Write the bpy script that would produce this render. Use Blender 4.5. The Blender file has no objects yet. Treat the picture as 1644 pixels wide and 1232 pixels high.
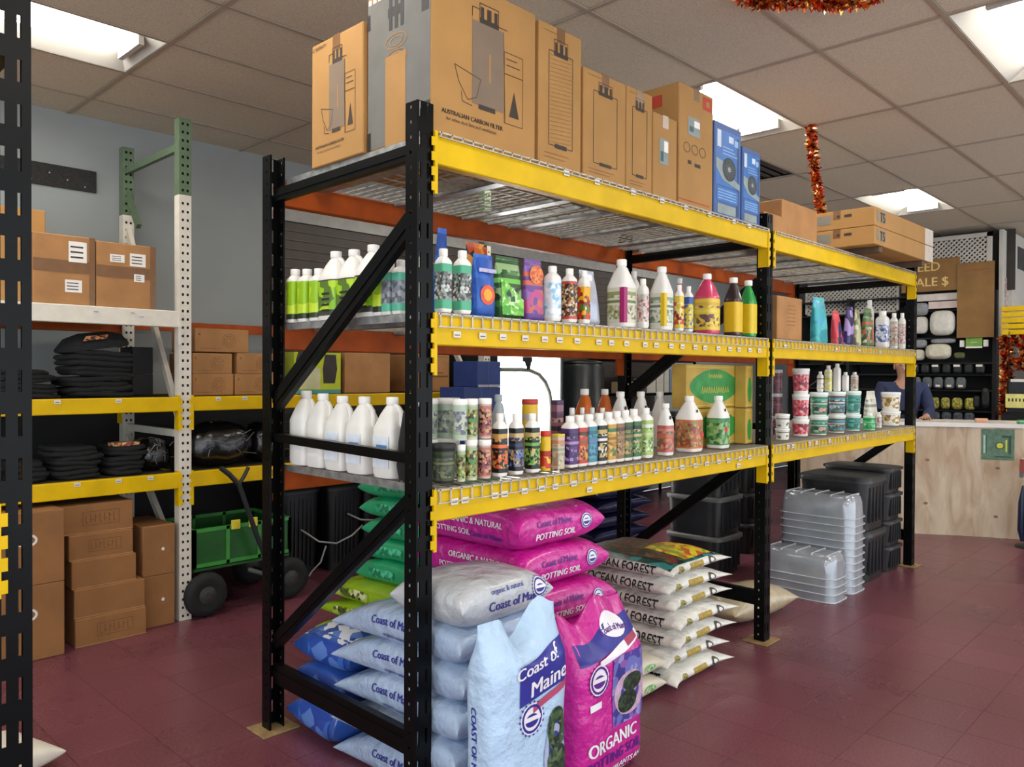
import bpy, bmesh, math, random
from mathutils import Vector, Matrix
random.seed(7)
S = bpy.context.scene
C = S.collection
# ------------------------------------------------------------------ camera, world, lights, exposure
CAM = Vector((-1.6937, -2.0801, 1.5264)); YAW, PIT, ROL = 0.7674, -0.0113, 0.0045
fw = Vector((math.cos(YAW)*math.cos(PIT), math.sin(YAW)*math.cos(PIT), math.sin(PIT)))
rt = Vector((math.sin(YAW), -math.cos(YAW), 0)); up = rt.cross(fw)
r2 = rt*math.cos(ROL)+up*math.sin(ROL); u2 = up*math.cos(ROL)-rt*math.sin(ROL)
cd = bpy.data.cameras.new('camera'); cam = bpy.data.objects.new('camera', cd); C.objects.link(cam)
cam.matrix_world = Matrix(((r2.x, u2.x, -fw.x, CAM.x), (r2.y, u2.y, -fw.y, CAM.y), (r2.z, u2.z, -fw.z, CAM.z), (0, 0, 0, 1)))
cd.sensor_fit = 'HORIZONTAL'; cd.sensor_width = 36; cd.lens = 1269.9/1644*36; cd.clip_start = .02
S.camera = cam
S.view_settings.view_transform = 'Standard'; S.view_settings.look = 'None'
S.view_settings.gamma = 1; S.view_settings.use_curve_mapping = False
S.view_settings.exposure = 0.2
W = bpy.data.worlds.new('daylight'); S.world = W; W.use_nodes = True
W.node_tree.nodes['Background'].inputs[0].default_value = (.86, .93, 1, 1)
W.node_tree.nodes['Background'].inputs[1].default_value = 2.3
LAMP = 19.0     # strength of the fluorescent lenses

# ------------------------------------------------------------------ materials
def hx(h):
    h = h.lstrip('#'); v = [int(h[i:i+2], 16)/255 for i in (0, 2, 4)]
    return tuple(c/12.92 if c <= .04045 else ((c+.055)/1.055)**2.4 for c in v)+(1,)
MC = {}
def mat(col, rough=.5, metal=0.0, var=.12, scale=12, bump=0.0, bscale=60, alpha=None, trans=0, coat=0, stretch=None, spec=None):
    k = (col, rough, metal, var, scale, bump, bscale, alpha, trans, coat, stretch, spec)
    if k in MC: return MC[k]
    m = bpy.data.materials.new('surface'); m.use_nodes = True; nt = m.node_tree; b = nt.nodes['Principled BSDF']
    b.inputs['Roughness'].default_value = rough; b.inputs['Metallic'].default_value = metal
    if spec is not None: b.inputs['Specular IOR Level'].default_value = spec
    if coat: b.inputs['Coat Weight'].default_value = coat; b.inputs['Coat Roughness'].default_value = .15
    tc = nt.nodes.new('ShaderNodeTexCoord'); mp = nt.nodes.new('ShaderNodeMapping')
    nt.links.new(tc.outputs['Object'], mp.inputs[0])
    if stretch: mp.inputs['Scale'].default_value = stretch
    nz = nt.nodes.new('ShaderNodeTexNoise'); nz.inputs['Scale'].default_value = scale; nz.inputs['Detail'].default_value = 4
    nt.links.new(mp.outputs[0], nz.inputs['Vector'])
    cr = nt.nodes.new('ShaderNodeValToRGB'); c = hx(col)
    cr.color_ramp.elements[0].position = .3; cr.color_ramp.elements[1].position = .7
    cr.color_ramp.elements[0].color = tuple(x*(1-var) for x in c[:3])+(1,)
    cr.color_ramp.elements[1].color = tuple(min(1, x*(1+var)) for x in c[:3])+(1,)
    nt.links.new(nz.outputs[0], cr.inputs[0]); nt.links.new(cr.outputs[0], b.inputs['Base Color'])
    if bump:
        n2 = nt.nodes.new('ShaderNodeTexNoise'); n2.inputs['Scale'].default_value = bscale; n2.inputs['Detail'].default_value = 5
        nt.links.new(mp.outputs[0], n2.inputs['Vector'])
        bp = nt.nodes.new('ShaderNodeBump'); bp.inputs['Strength'].default_value = min(1, bump); bp.inputs['Distance'].default_value = .022 if bump >= 1 else .01
        nt.links.new(n2.outputs[0], bp.inputs['Height']); nt.links.new(bp.outputs[0], b.inputs['Normal'])
    if alpha is not None: b.inputs['Alpha'].default_value = alpha
    if trans: b.inputs['Transmission Weight'].default_value = trans
    MC[k] = m; return m
def emis(col, s):
    m = bpy.data.materials.new('lamp_lens'); m.use_nodes = True; b = m.node_tree.nodes['Principled BSDF']
    b.inputs['Base Color'].default_value = hx(col); b.inputs['Emission Color'].default_value = hx(col); b.inputs['Emission Strength'].default_value = s
    return m
def printm(cols, seed=0, scale=26, base=None, band=(.18, .8), rough=.35, squash=1.0, strips=False):
    """printed wrap: irregular picture cells of the given colours between plain bands of base colour"""
    k = ('p', tuple(cols), seed, scale, base, band, rough, squash, strips)
    if k in MC: return MC[k]
    m = bpy.data.materials.new('printed_wrap'); m.use_nodes = True; nt = m.node_tree; b = nt.nodes['Principled BSDF']
    b.inputs['Roughness'].default_value = rough
    tc = nt.nodes.new('ShaderNodeTexCoord'); mp = nt.nodes.new('ShaderNodeMapping')
    mp.inputs['Location'].default_value = (seed*1.7, seed*2.3, seed*.9); mp.inputs['Scale'].default_value = (1, 1, squash)
    nt.links.new(tc.outputs['Object'], mp.inputs[0])
    vo = nt.nodes.new('ShaderNodeTexVoronoi'); vo.inputs['Scale'].default_value = scale*1.7
    nt.links.new(mp.outputs[0], vo.inputs['Vector'])
    sp = nt.nodes.new('ShaderNodeSeparateColor'); nt.links.new(vo.outputs['Color'], sp.inputs[0])
    cr = nt.nodes.new('ShaderNodeValToRGB'); cr.color_ramp.interpolation = 'CONSTANT'
    n = len(cols); e = cr.color_ramp.elements
    while len(e) < n: e.new(.5)
    for i, c in enumerate(cols): e[i].position = i/n; e[i].color = hx(c)
    nt.links.new(sp.outputs[0], cr.inputs[0]); out = cr.outputs[0]
    if strips:      # title strip and plain field between the picture cells
        sz = nt.nodes.new('ShaderNodeSeparateXYZ'); nt.links.new(tc.outputs['Generated'], sz.inputs[0])
        tones = [(0, cols[0], 1), (.10, cols[0], 0), (.50, cols[0], 1), (.56, cols[-1], 1), (.64, cols[0], 1), (.70, cols[0], 0), (.78, cols[len(cols)//2], 1), (.88, cols[0], 1)]
        ra, rb = nt.nodes.new('ShaderNodeValToRGB'), nt.nodes.new('ShaderNodeValToRGB')
        for r_ in (ra, rb): r_.color_ramp.interpolation = 'CONSTANT'; nt.links.new(sz.outputs[2], r_.inputs[0])
        for i, (p, c, k_) in enumerate(tones):
            for r_, col in ((ra, hx(c)), (rb, (k_, k_, k_, 1))):
                el = r_.color_ramp.elements[i] if i < 2 else r_.color_ramp.elements.new(p)
                el.position = p; el.color = col
        mz = nt.nodes.new('ShaderNodeMix'); mz.data_type = 'RGBA'
        nt.links.new(rb.outputs[0], mz.inputs['Factor']); nt.links.new(out, mz.inputs['A']); nt.links.new(ra.outputs[0], mz.inputs['B']); out = mz.outputs['Result']
    if base:
        sg = nt.nodes.new('ShaderNodeSeparateXYZ'); nt.links.new(tc.outputs['Generated'], sg.inputs[0])
        r2_ = nt.nodes.new('ShaderNodeValToRGB'); r2_.color_ramp.interpolation = 'CONSTANT'; q = r2_.color_ramp.elements
        q.new(.5); q[0].position = 0; q[0].color = (0, 0, 0, 1); q[1].position = band[0]; q[1].color = (1, 1, 1, 1); q[2].position = band[1]; q[2].color = (0, 0, 0, 1)
        nt.links.new(sg.outputs[2], r2_.inputs[0])
        mx = nt.nodes.new('ShaderNodeMix'); mx.data_type = 'RGBA'
        nt.links.new(r2_.outputs[0], mx.inputs['Factor']); mx.inputs['A'].default_value = hx(base); nt.links.new(out, mx.inputs['B']); out = mx.outputs['Result']
    nt.links.new(out, b.inputs['Base Color']); MC[k] = m; return m

# ------------------------------------------------------------------ mesh builder
class MB:
    def __init__(s): s.v = []; s.f = []; s.m = []; s.sm = []
    def add(s, vs, fs, mi=0, smooth=False):
        o = len(s.v); s.v += [tuple(p) for p in vs]
        for f in fs: s.f.append(tuple(i+o for i in f)); s.m.append(mi); s.sm.append(smooth)
        return s
    def box(s, x0, x1, y0, y1, z0, z1, mi=0):
        return s.add([(x0, y0, z0), (x1, y0, z0), (x1, y1, z0), (x0, y1, z0), (x0, y0, z1), (x1, y0, z1), (x1, y1, z1), (x0, y1, z1)],
                     [(3, 2, 1, 0), (4, 5, 6, 7), (0, 1, 5, 4), (1, 2, 6, 5), (2, 3, 7, 6), (3, 0, 4, 7)], mi)
    def cbox(s, x0, x1, y0, y1, z0, z1, b=.006, mi=0):
        """box with chamfered edges"""
        X, Y, Z = (x0, x1), (y0, y1), (z0, z1); sg = (1, -1); vs = []; idx = {}
        for i in (0, 1):
            for j in (0, 1):
                for k in (0, 1):
                    p = (X[i], Y[j], Z[k]); q = (p[0]+sg[i]*b, p[1]+sg[j]*b, p[2]+sg[k]*b)
                    idx[i, j, k, 0] = len(vs); vs.append((p[0], q[1], q[2]))
                    idx[i, j, k, 1] = len(vs); vs.append((q[0], p[1], q[2]))
                    idx[i, j, k, 2] = len(vs); vs.append((q[0], q[1], p[2]))
        F = []
        for a in (0, 1):
            F.append([idx[a, 0, 0, 0], idx[a, 1, 0, 0], idx[a, 1, 1, 0], idx[a, 0, 1, 0]][::(1 if a else -1)])
            F.append([idx[0, a, 0, 1], idx[1, a, 0, 1], idx[1, a, 1, 1], idx[0, a, 1, 1]][::(-1 if a else 1)])
            F.append([idx[0, 0, a, 2], idx[1, 0, a, 2], idx[1, 1, a, 2], idx[0, 1, a, 2]][::(1 if a else -1)])
        for i in (0, 1):
            for j in (0, 1):
                F.append([idx[i, j, 0, 0], idx[i, j, 0, 1], idx[i, j, 1, 1], idx[i, j, 1, 0]][::(1 if i == j else -1)])
                F.append([idx[i, 0, j, 0], idx[i, 0, j, 2], idx[i, 1, j, 2], idx[i, 1, j, 0]][::(-1 if i == j else 1)])
                F.append([idx[0, i, j, 1], idx[0, i, j, 2], idx[1, i, j, 2], idx[1, i, j, 1]][::(1 if i == j else -1)])
                for k in (0, 1):
                    F.append([idx[i, j, k, 0], idx[i, j, k, 1], idx[i, j, k, 2]][::(1 if (i+j+k) % 2 == 1 else -1)])
        return s.add(vs, F, mi)
    def loft(s, rings, mi=0, smooth=True, cap0=True, cap1=True, closed=False):
        n = len(rings[0]); vs = [p for r in rings for p in r]; fs = []
        for a in range(len(rings)-1+(1 if closed else 0)):
            b = (a+1) % len(rings)
            for i in range(n): j = (i+1) % n; fs.append((a*n+i, a*n+j, b*n+j, b*n+i))
        s.add(vs, fs, mi, smooth)
        if cap0 and not closed: s.add(rings[0][::-1], [tuple(range(n))], mi)
        if cap1 and not closed: s.add(rings[-1], [tuple(range(n))], mi)
        return s
    def tube(s, pts, r, n=8, mi=0, smooth=True, closed=False):
        pts = [Vector(p) for p in pts]; R = []; pn = None
        for i, p in enumerate(pts):
            a = pts[i-1] if (i or closed) else p; b = pts[(i+1) % len(pts)] if (i < len(pts)-1 or closed) else p
            d = (b-a).normalized()
            if pn is None: pn = d.orthogonal().normalized()
            pn = (pn-d*pn.dot(d)).normalized(); q = d.cross(pn); rr = r[i] if isinstance(r, (list, tuple)) else r
            R.append([tuple(p+(pn*math.cos(t)+q*math.sin(t))*rr) for t in [2*math.pi*k/n for k in range(n)]])
        return s.loft(R, mi, smooth, closed=closed)
    def lathe(s, prof, n=16, c=(0, 0), mi=0, smooth=True, cap0=True, cap1=True):
        return s.loft([[(c[0]+r*math.cos(2*math.pi*k/n), c[1]+r*math.sin(2*math.pi*k/n), z) for k in range(n)] for r, z in prof], mi, smooth, cap0, cap1)
    def bar(s, p, q, w, h, mi=0):
        """rectangular bar from p to q: w across (horizontal), h the other way"""
        p = Vector(p); q = Vector(q); d = (q-p).normalized(); u = d.cross(Vector((0, 0, 1)))
        u = Vector((1, 0, 0)) if u.length < .01 else u.normalized(); v = u.cross(d)
        rg = lambda o: [tuple(o+u*a*w/2+v*b*h/2) for a, b in ((-1, -1), (1, -1), (1, 1), (-1, 1))]
        return s.loft([rg(p), rg(q)], mi, False)
    def mesh(s, mats):
        me = bpy.data.meshes.new('mesh'); me.from_pydata(s.v, [], s.f)
        for m in mats: me.materials.append(m)
        me.polygons.foreach_set('material_index', s.m); me.polygons.foreach_set('use_smooth', s.sm)
        me.update(); return me
    def build(s, name, mats, parent=None, loc=(0, 0, 0), rz=0, label=None, kind=None):
        if not isinstance(mats, (list, tuple)): mats = [mats]
        return link(name, s.mesh(mats), parent, loc, rz, label, kind)
def link(name, me, parent=None, loc=(0, 0, 0), rz=0, label=None, kind=None):
    o = bpy.data.objects.new(name, me); C.objects.link(o); o.location = loc; o.rotation_euler[2] = rz
    if parent: o.parent = parent
    if label: o['label'] = label
    if kind: o['kind'] = kind
    return o
def tag(o, label, cat, group=None):
    o['label'] = label; o['category'] = cat
    if group: o['group'] = group
    return o
def thing(name, label, cat, loc=(0, 0, 0), rz=0, group=None):
    o = bpy.data.objects.new(name, None); C.objects.link(o); o.location = loc; o.rotation_euler[2] = rz; o.empty_display_size = .05
    return tag(o, label, cat, group)
def se(a, b, z, n=20, e=.5, cx=0, cy=0):
    """superellipse ring; e<1 gets boxy"""
    out = []
    for k in range(n):
        t = 2*math.pi*(k+.5)/n; c, s_ = math.cos(t), math.sin(t)
        out.append((cx+a*math.copysign(abs(c)**e, c), cy+b*math.copysign(abs(s_)**e, s_), z))
    return out
def text_mesh(txt, size, seg=None, bold=0.0):
    cu = bpy.data.curves.new('t', 'FONT'); cu.body = txt; cu.size = size; cu.align_x = 'CENTER'; cu.align_y = 'CENTER'; cu.resolution_u = 3
    o = bpy.data.objects.new('t', cu); C.objects.link(o)
    dg = bpy.context.evaluated_depsgraph_get(); me = bpy.data.meshes.new_from_object(o.evaluated_get(dg))
    bpy.data.objects.remove(o); bpy.data.curves.remove(cu)
    if seg:
        bm = bmesh.new(); bm.from_mesh(me); bmesh.ops.triangulate(bm, faces=bm.faces)
        for _ in range(3):
            es = [e for e in bm.edges if e.calc_length() > seg]
            if not es: break
            bmesh.ops.subdivide_edges(bm, edges=es, cuts=1, use_grid_fill=False); bmesh.ops.triangulate(bm, faces=bm.faces)
        bm.to_mesh(me); bm.free()
    vs = [tuple(v.co) for v in me.vertices]; fs = [tuple(p.vertices) for p in me.polygons]
    bpy.data.meshes.remove(me); return vs, fs
def text_on(mb, txt, size, org, ux, uy, mi=0, bold=0.0, sx=1.0):
    """flat lettering centred at org, reading along ux, upright along uy"""
    vs, fs = text_mesh(txt, size, None, bold); org = Vector(org); ux = Vector(ux); uy = Vector(uy)
    nn = ux.cross(uy)
    for d in ((-1, 0, 1) if bold else (0,)): mb.add([tuple(org+nn*(d+1)*.0004+ux*(v[0]*sx+d*min(bold, size*.025))+uy*v[1]) for v in vs], fs, mi)

# common materials
BLACK = mat('#090a0b', .30, .0, .25, 9, .03, 80, spec=.14)
YEL = mat('#dcb400', .42, 0, .10, 7, .03, 50, spec=.22)
ORANGE = mat('#a5480c', .5, 0, .22, 9, spec=.25)
ZINC = mat('#a9abab', .38, .75, .3, 25)
KRAFT = mat('#ac8048', .8, 0, .07, 5, .05, 90)
KRAFT2 = mat('#a8794a', .8, 0, .16, 6, .1, 40)
KRAFT3 = mat('#8f6238', .82, 0, .14, 5, .08, 60)
TAPE = mat('#7d5a3a', .3, 0, .1, 20)
WHITE = mat('#ece9e2', .45, 0, .04)
INK = mat('#3a2f27', .7, 0, .1)
INKB = mat('#17130f', .7, 0, .1)
GREYINK = mat('#7d6a58', .7, 0, .06)
RUBBER = mat('#131313', .75, 0, .3, 20)
TAG = mat('#dcd6cc', .5, 0, .08, 200)

# ------------------------------------------------------------------ room
ZC = 3.30
def struct(name, mb, mats, **k): o = mb.build(name, mats, kind='structure', **k); return o
X0, X1, Y0, Y1 = -6.2, 11.2, -5.6, 3.88
# floor: a slab under individually laid 12-inch tiles
FT = bpy.data.materials.new('maroon_tile'); FT.use_nodes = True
def floor_material(m):
    nt = m.node_tree; b = nt.nodes['Principled BSDF']
    tc = nt.nodes.new('ShaderNodeTexCoord'); geo = nt.nodes.new('ShaderNodeNewGeometry')
    n1 = nt.nodes.new('ShaderNodeTexNoise'); n1.inputs['Scale'].default_value = 90; n1.inputs['Detail'].default_value = 6; n1.inputs['Roughness'].default_value = .75
    n2 = nt.nodes.new('ShaderNodeTexNoise'); n2.inputs['Scale'].default_value = .9; n2.inputs['Detail'].default_value = 5
    for n in (n1, n2): nt.links.new(geo.outputs['Position'], n.inputs['Vector'])
    cr = nt.nodes.new('ShaderNodeValToRGB'); e = cr.color_ramp.elements
    e[0].position = .33; e[0].color = hx('#5a2c36'); e[1].position = .62; e[1].color = hx('#7c4853'); q = e.new(.76); q.color = hx('#a88089')
    nt.links.new(n1.outputs[0], cr.inputs[0])
    oi = nt.nodes.new('ShaderNodeObjectInfo'); hs = nt.nodes.new('ShaderNodeHueSaturation')
    mr = nt.nodes.new('ShaderNodeMapRange'); mr.inputs['To Min'].default_value = .93; mr.inputs['To Max'].default_value = 1.08
    nt.links.new(oi.outputs['Random'], mr.inputs[0])
    m2 = nt.nodes.new('ShaderNodeMath'); m2.operation = 'MULTIPLY_ADD'; nt.links.new(n2.outputs[0], m2.inputs[0]); m2.inputs[1].default_value = .7; m2.inputs[2].default_value = -.35
    m3 = nt.nodes.new('ShaderNodeMath'); m3.operation = 'ADD'; nt.links.new(mr.outputs[0], m3.inputs[0]); nt.links.new(m2.outputs[0], m3.inputs[1])
    nt.links.new(m3.outputs[0], hs.inputs['Value']); nt.links.new(cr.outputs[0], hs.inputs['Color'])
    # thin scuffs left by carts
    n3 = nt.nodes.new('ShaderNodeTexNoise'); n3.inputs['Scale'].default_value = 5; n3.inputs['Detail'].default_value = 8; n3.inputs['Distortion'].default_value = 2
    mp = nt.nodes.new('ShaderNodeMapping'); mp.inputs['Scale'].default_value = (.5, 3.5, 1); mp.inputs['Rotation'].default_value = (0, 0, .5)
    nt.links.new(geo.outputs['Position'], mp.inputs[0]); nt.links.new(mp.outputs[0], n3.inputs['Vector'])
    c3 = nt.nodes.new('ShaderNodeValToRGB'); c3.color_ramp.elements[0].position = .66; c3.color_ramp.elements[1].position = .74
    nt.links.new(n3.outputs[0], c3.inputs[0])
    mx = nt.nodes.new('ShaderNodeMix'); mx.data_type = 'RGBA'; mm = nt.nodes.new('ShaderNodeMath'); mm.operation = 'MULTIPLY'; mm.inputs[1].default_value = .22
    nt.links.new(c3.outputs[0], mm.inputs[0]); nt.links.new(mm.outputs[0], mx.inputs['Factor']); nt.links.new(hs.outputs[0], mx.inputs['A']); mx.inputs['B'].default_value = hx('#a58a90')
    nt.links.new(mx.outputs['Result'], b.inputs['Base Color'])
    rr = nt.nodes.new('ShaderNodeMapRange'); rr.inputs['To Min'].default_value = .16; rr.inputs['To Max'].default_value = .42
    nt.links.new(n2.outputs[0], rr.inputs[0]); nt.links.new(rr.outputs[0], b.inputs['Roughness'])
    bp = nt.nodes.new('ShaderNodeBump'); bp.inputs['Strength'].default_value = .12; bp.inputs['Distance'].default_value = .003
    nt.links.new(n1.outputs[0], bp.inputs['Height']); nt.links.new(bp.outputs[0], b.inputs['Normal'])
floor_material(FT)
SEAM = mat('#54303c', .6, 0, .2, 30)
floor = struct('floor', MB().box(X0, X1, Y0, Y1, -.15, -.0025), SEAM)
t = .305; ox, oy = 2.39 % t, -1.14 % t
tiles = []
i0 = math.floor((X0-ox)/t)+1; i1 = math.floor((X1-ox)/t); j0 = math.floor((Y0-oy)/t)+1; j1 = math.floor((Y1-oy)/t)
tl = MB().cbox(-t/2+.0009, t/2-.0009, -t/2+.0009, t/2-.0009, -.003, 0, .0006).mesh([FT])
cells = []
for i in range(i0, i1):
    for j in range(j0, j1):
        cx, cy = ox+(i+.5)*t, oy+(j+.5)*t; v = Vector((cx, cy, 0))-CAM; d = v.dot(fw)
        px = 822+1270*v.dot(r2)/d if d > .4 else -9e9; py = 616-1270*v.dot(u2)/d if d > .4 else 0
        vis = d > .4 and -60 < px < 1700 and py < 1330 and not (0 < cx < 5.1 and .1 < cy < 1 and py > 1300)
        cells.append((d if vis else 99, cx, cy))
cells.sort()
rest = MB()
for n, (d, cx, cy) in enumerate(cells):
    if d < 90 and n < 295: link('floor_tile', tl, floor, (cx, cy, 0))
    else: rest.box(cx-t/2+.0009, cx+t/2-.0009, cy-t/2+.0009, cy+t/2-.0009, -.003, 0)
rest.build('floor_tile_field', FT, floor, kind='stuff')

CT = bpy.data.materials.new('ceiling_board'); CT.use_nodes = True
nt = CT.node_tree; b = nt.nodes['Principled BSDF']; b.inputs['Roughness'].default_value = .95
geo = nt.nodes.new('ShaderNodeNewGeometry'); n1 = nt.nodes.new('ShaderNodeTexNoise'); n1.inputs['Scale'].default_value = 160; n1.inputs['Detail'].default_value = 3
cr = nt.nodes.new('ShaderNodeValToRGB'); cr.color_ramp.elements[0].position = .35; cr.color_ramp.elements[0].color = hx('#c3b8a4'); cr.color_ramp.elements[1].position = .6; cr.color_ramp.elements[1].color = hx('#d9cfb8')
nt.links.new(geo.outputs['Position'], n1.inputs['Vector']); nt.links.new(n1.outputs[0], cr.inputs[0]); nt.links.new(cr.outputs[0], b.inputs['Base Color'])
bp = nt.nodes.new('ShaderNodeBump'); bp.inputs['Strength'].default_value = .3; bp.inputs['Distance'].default_value = .004
nt.links.new(n1.outputs[0], bp.inputs['Height']); nt.links.new(bp.outputs[0], b.inputs['Normal'])
TEE = mat('#a89a88', .5, 0, .05)  # darker than the boards: the shadow in the grid grooves is in the colour
px_, py_ = 1.245, .62
gx = lambda k: .1+px_*k
gy = lambda k: -.27+py_*k
ceil = struct('ceiling', MB().box(X0, X1, Y0, Y1, ZC+.16, ZC+.3), mat('#8c857c', .9))
kx = range(-6, 9); ky = range(-9, 7)
tee = MB()
for k in ky: tee.box(X0, X1, gy(k)-.012, gy(k)+.012, ZC-.002, ZC+.004)
for k in kx:
    for j in ky: tee.box(gx(k)-.012, gx(k)+.012, gy(j)+.012, min(gy(j+1)-.012, Y1), ZC-.002, ZC+.004)
tee.build('ceiling_grid', TEE, ceil)
LIGHTS = {(-1, 4), (2, 1), (5, 1), (2, -2), (2, 4), (-1, 1), (-1, -2), (5, 4), (5, -2), (-1, -5), (2, -5), (5, -5), (-4, 4), (-4, 1), (-4, -2), (-4, -5)}  # far left column is unseen, added to brighten the left-facing sides
VENT = (3, 2)
tl = MB().box(.014, px_-.014, .014, py_-.014, .004, .018).mesh([CT])
for k in kx:
    for j in ky:
        if (k, j) in LIGHTS or (k, j) == VENT: continue
        xa, xb, ya, yb = gx(k), gx(k+1), gy(j), gy(j+1)
        if xb > X1+.01 or xa < X0-.01 or yb > Y1+.01 or ya < Y0-.3:
            xa, xb, yb = max(xa, X0), min(xb, X1), min(yb, Y1)
            if xb-xa > .05 and yb-ya > .05: MB().box(xa+.014, xb-.014, ya+.014, yb-.002, ZC+.004, ZC+.018).build('ceiling_tile', CT, ceil)
            continue
        link('ceiling_tile', tl, ceil, (xa, ya, ZC))
LENS = emis('#fffaf0', LAMP)
LW = mat('#c4c1b8', .5, 0, .02)
places = {(-1, 4): 'in the upper left above the carton boxes', (2, 1): 'behind the tall cartons on top of the rack', (5, 1): 'far away above the far bay of the rack',
          (2, -2): 'cut off by the upper right corner of the photo'}
for (k, j) in sorted(LIGHTS):
    lb = 'recessed fluorescent ceiling light '+places.get((k, j), 'out of view, over the %s and %s' % ({-4: 'far left aisle', -1: 'left aisle', 2: 'near bay', 5: 'far bay'}[k], {4: 'wall rack', 1: 'main rack', -2: 'front aisle', -5: 'shop entrance side'}[j]))
    T = thing('ceiling_light', lb, 'light', (gx(k)+px_/2, gy(j)+py_/2, ZC), 0, 'recessed ceiling lights')
    a, b_ = px_/2-.016, py_/2-.016; w = .10
    m = MB()   # sloping white reflector pan
    zt = .10
    m.add([(-a, -b_, 0), (a, -b_, 0), (a, b_, 0), (-a, b_, 0), (-a+.10, -w, zt), (a-.10, -w, zt), (a-.10, w, zt), (-a+.10, w, zt)], [(0, 4, 5, 1), (1, 5, 6, 2), (2, 6, 7, 3), (3, 7, 4, 0), (4, 7, 6, 5)])
    m.build('reflector', LW, T)
    q = MB(); n = 10
    q.loft([[(x, -(w+.02)*math.cos(math.pi*i/n), .085-(.075)*math.sin(math.pi*i/n)) for i in range(n+1)] for x in (-a+.09, a-.09)], 0, True)
    q.build('lens', LENS, T)
    MB().box(-a+.06, -a+.09, -.15, .15, .01, .09).box(a-.09, a-.06, -.15, .15, .01, .09).build('end_cap', LW, T)
V = thing('ceiling_vent', 'dark slatted air vent in the ceiling behind the blue boxes', 'vent', (gx(VENT[0]), gy(VENT[1]), ZC))
MB().box(.014, px_-.014, .014, py_-.014, .05, .06).build('back_plate', mat('#1d1c1a', .8), V)
for i in range(6): MB().bar((.03, .08+i*.09, .02), (px_-.03, .08+i*.09, .02), .05, .006).build('slat', mat('#55514b', .5), V)
# walls
WALL = mat('#999f9e', .75, 0, .03, 3, .03, 150)
struct('wall_back', MB().box(X0, X1, Y1, Y1+.12, 0, ZC+.16), WALL)
struct('wall_far', MB().box(X1, X1+.12, Y0, Y1+.12, 0, ZC+.16), mat('#8c8880', .8))
struct('trim_1', MB().box(1.6, 7.2, Y1-.03, Y1, 2.80, 2.90), mat('#a3a19b', .6))
sw = struct('wall_slatboard', MB().box(1.6, 7.2, Y1-.012, Y1, .1, 2.80), mat('#25201c', .7))
sl = mat('#4a423b', .6, 0, .1); SLI = mat('#6f675e', .6)
struct('wall_lower_panel', MB().box(-4.5, 1.6, Y1-.012, Y1, 0, 1.34), mat('#1c1b1b', .7, 0, .2, 6))
sm = MB().box(0, 5.6, -.012, 0, .006, .070, 0).box(0, 5.6, -.010, 0, .0, .006, 1).mesh([sl, SLI])
for i in range(35): link('slat', sm, sw, (1.6, Y1-.012, .12+i*.0765))
o = MB().box(-3.0, .274, Y1-.02, Y1, 2.783, 2.93).build('wall_board', mat('#232120', .7, 0, .5, 60)); tag(o, 'black speckled board strip screwed high on the blue-grey wall', 'board')
screws = MB()
for i in range(9):
    x = .2-i*.11; z = 2.84+.03*((i*7) % 3-1)
    screws.add([(x-.004, Y1-.0215, z-.004), (x+.004, Y1-.0215, z-.004), (x+.004, Y1-.0215, z+.004), (x-.004, Y1-.0215, z+.004)], [(0, 1, 2, 3)])
screws.build('screw', mat('#c9c5bb', .4, .5), o)

# ------------------------------------------------------------------ pallet rack (two bays)
def holed(mb, u0, u1, z0, z1, cols, fn, mi=0):
    """plate from u0..u1, z0..z1 with holes: cols = list of (uc, half_w, pitch, hole_h, first_z). fn(ua,ub,za,zb) adds a box"""
    cols = sorted(cols); u = u0
    for (uc, hw, pitch, hh, fz) in cols:
        fn(u, uc-hw, z0, z1); z = z0; k = fz
        while k+hh < z1:
            fn(uc-hw, uc+hw, z, k); z = k+hh; k += pitch
        fn(uc-hw, uc+hw, z, z1); u = uc+hw
    fn(u, u1, z0, z1)
PW, PD, TH = .07, .063, 2.441
def post_mesh(front=True):
    m = MB(); T = .0025; s = 1 if front else -1
    yb = lambda a, b: (a, b) if front else (PD-b, PD-a)
    fy = yb(0, T); holed(m, 0, PW, 0, TH, [(.012, .0045, .1016, .052, .05), (.046, .0045, .1016, .052, .05)], lambda a, b, c, d: m.box(a, b, fy[0], fy[1], c, d))
    def side(x0):
        def fn(a, b, c, d):
            y = yb(a, b); m.box(x0, x0+T, y[0], y[1], c, d)
        holed(m, T, PD, 0, TH, [(.036, .005, .0508, .011, .03)], fn)
    side(0); side(PW-T)
    y = yb(PD-T, PD); m.box(T, .009, y[0], y[1], 0, TH).box(PW-.007, PW-T, y[0], y[1], 0, TH)
    return m.mesh([BLACK])
PF, PR = post_mesh(True), post_mesh(False)
RD = 1.038; BAY = 2.541; ZB = [1.120, 1.728, 2.348]; BH = .102
rack = thing('pallet_rack', 'two-bay black steel pallet rack with yellow front beams standing on the maroon floor', 'rack')
plate = MB().cbox(-.05, .12, -.04, .11, 0, .008, .002).mesh([mat('#8e744c', .7, 0, .3, 20)])
bmat = BLACK
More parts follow.
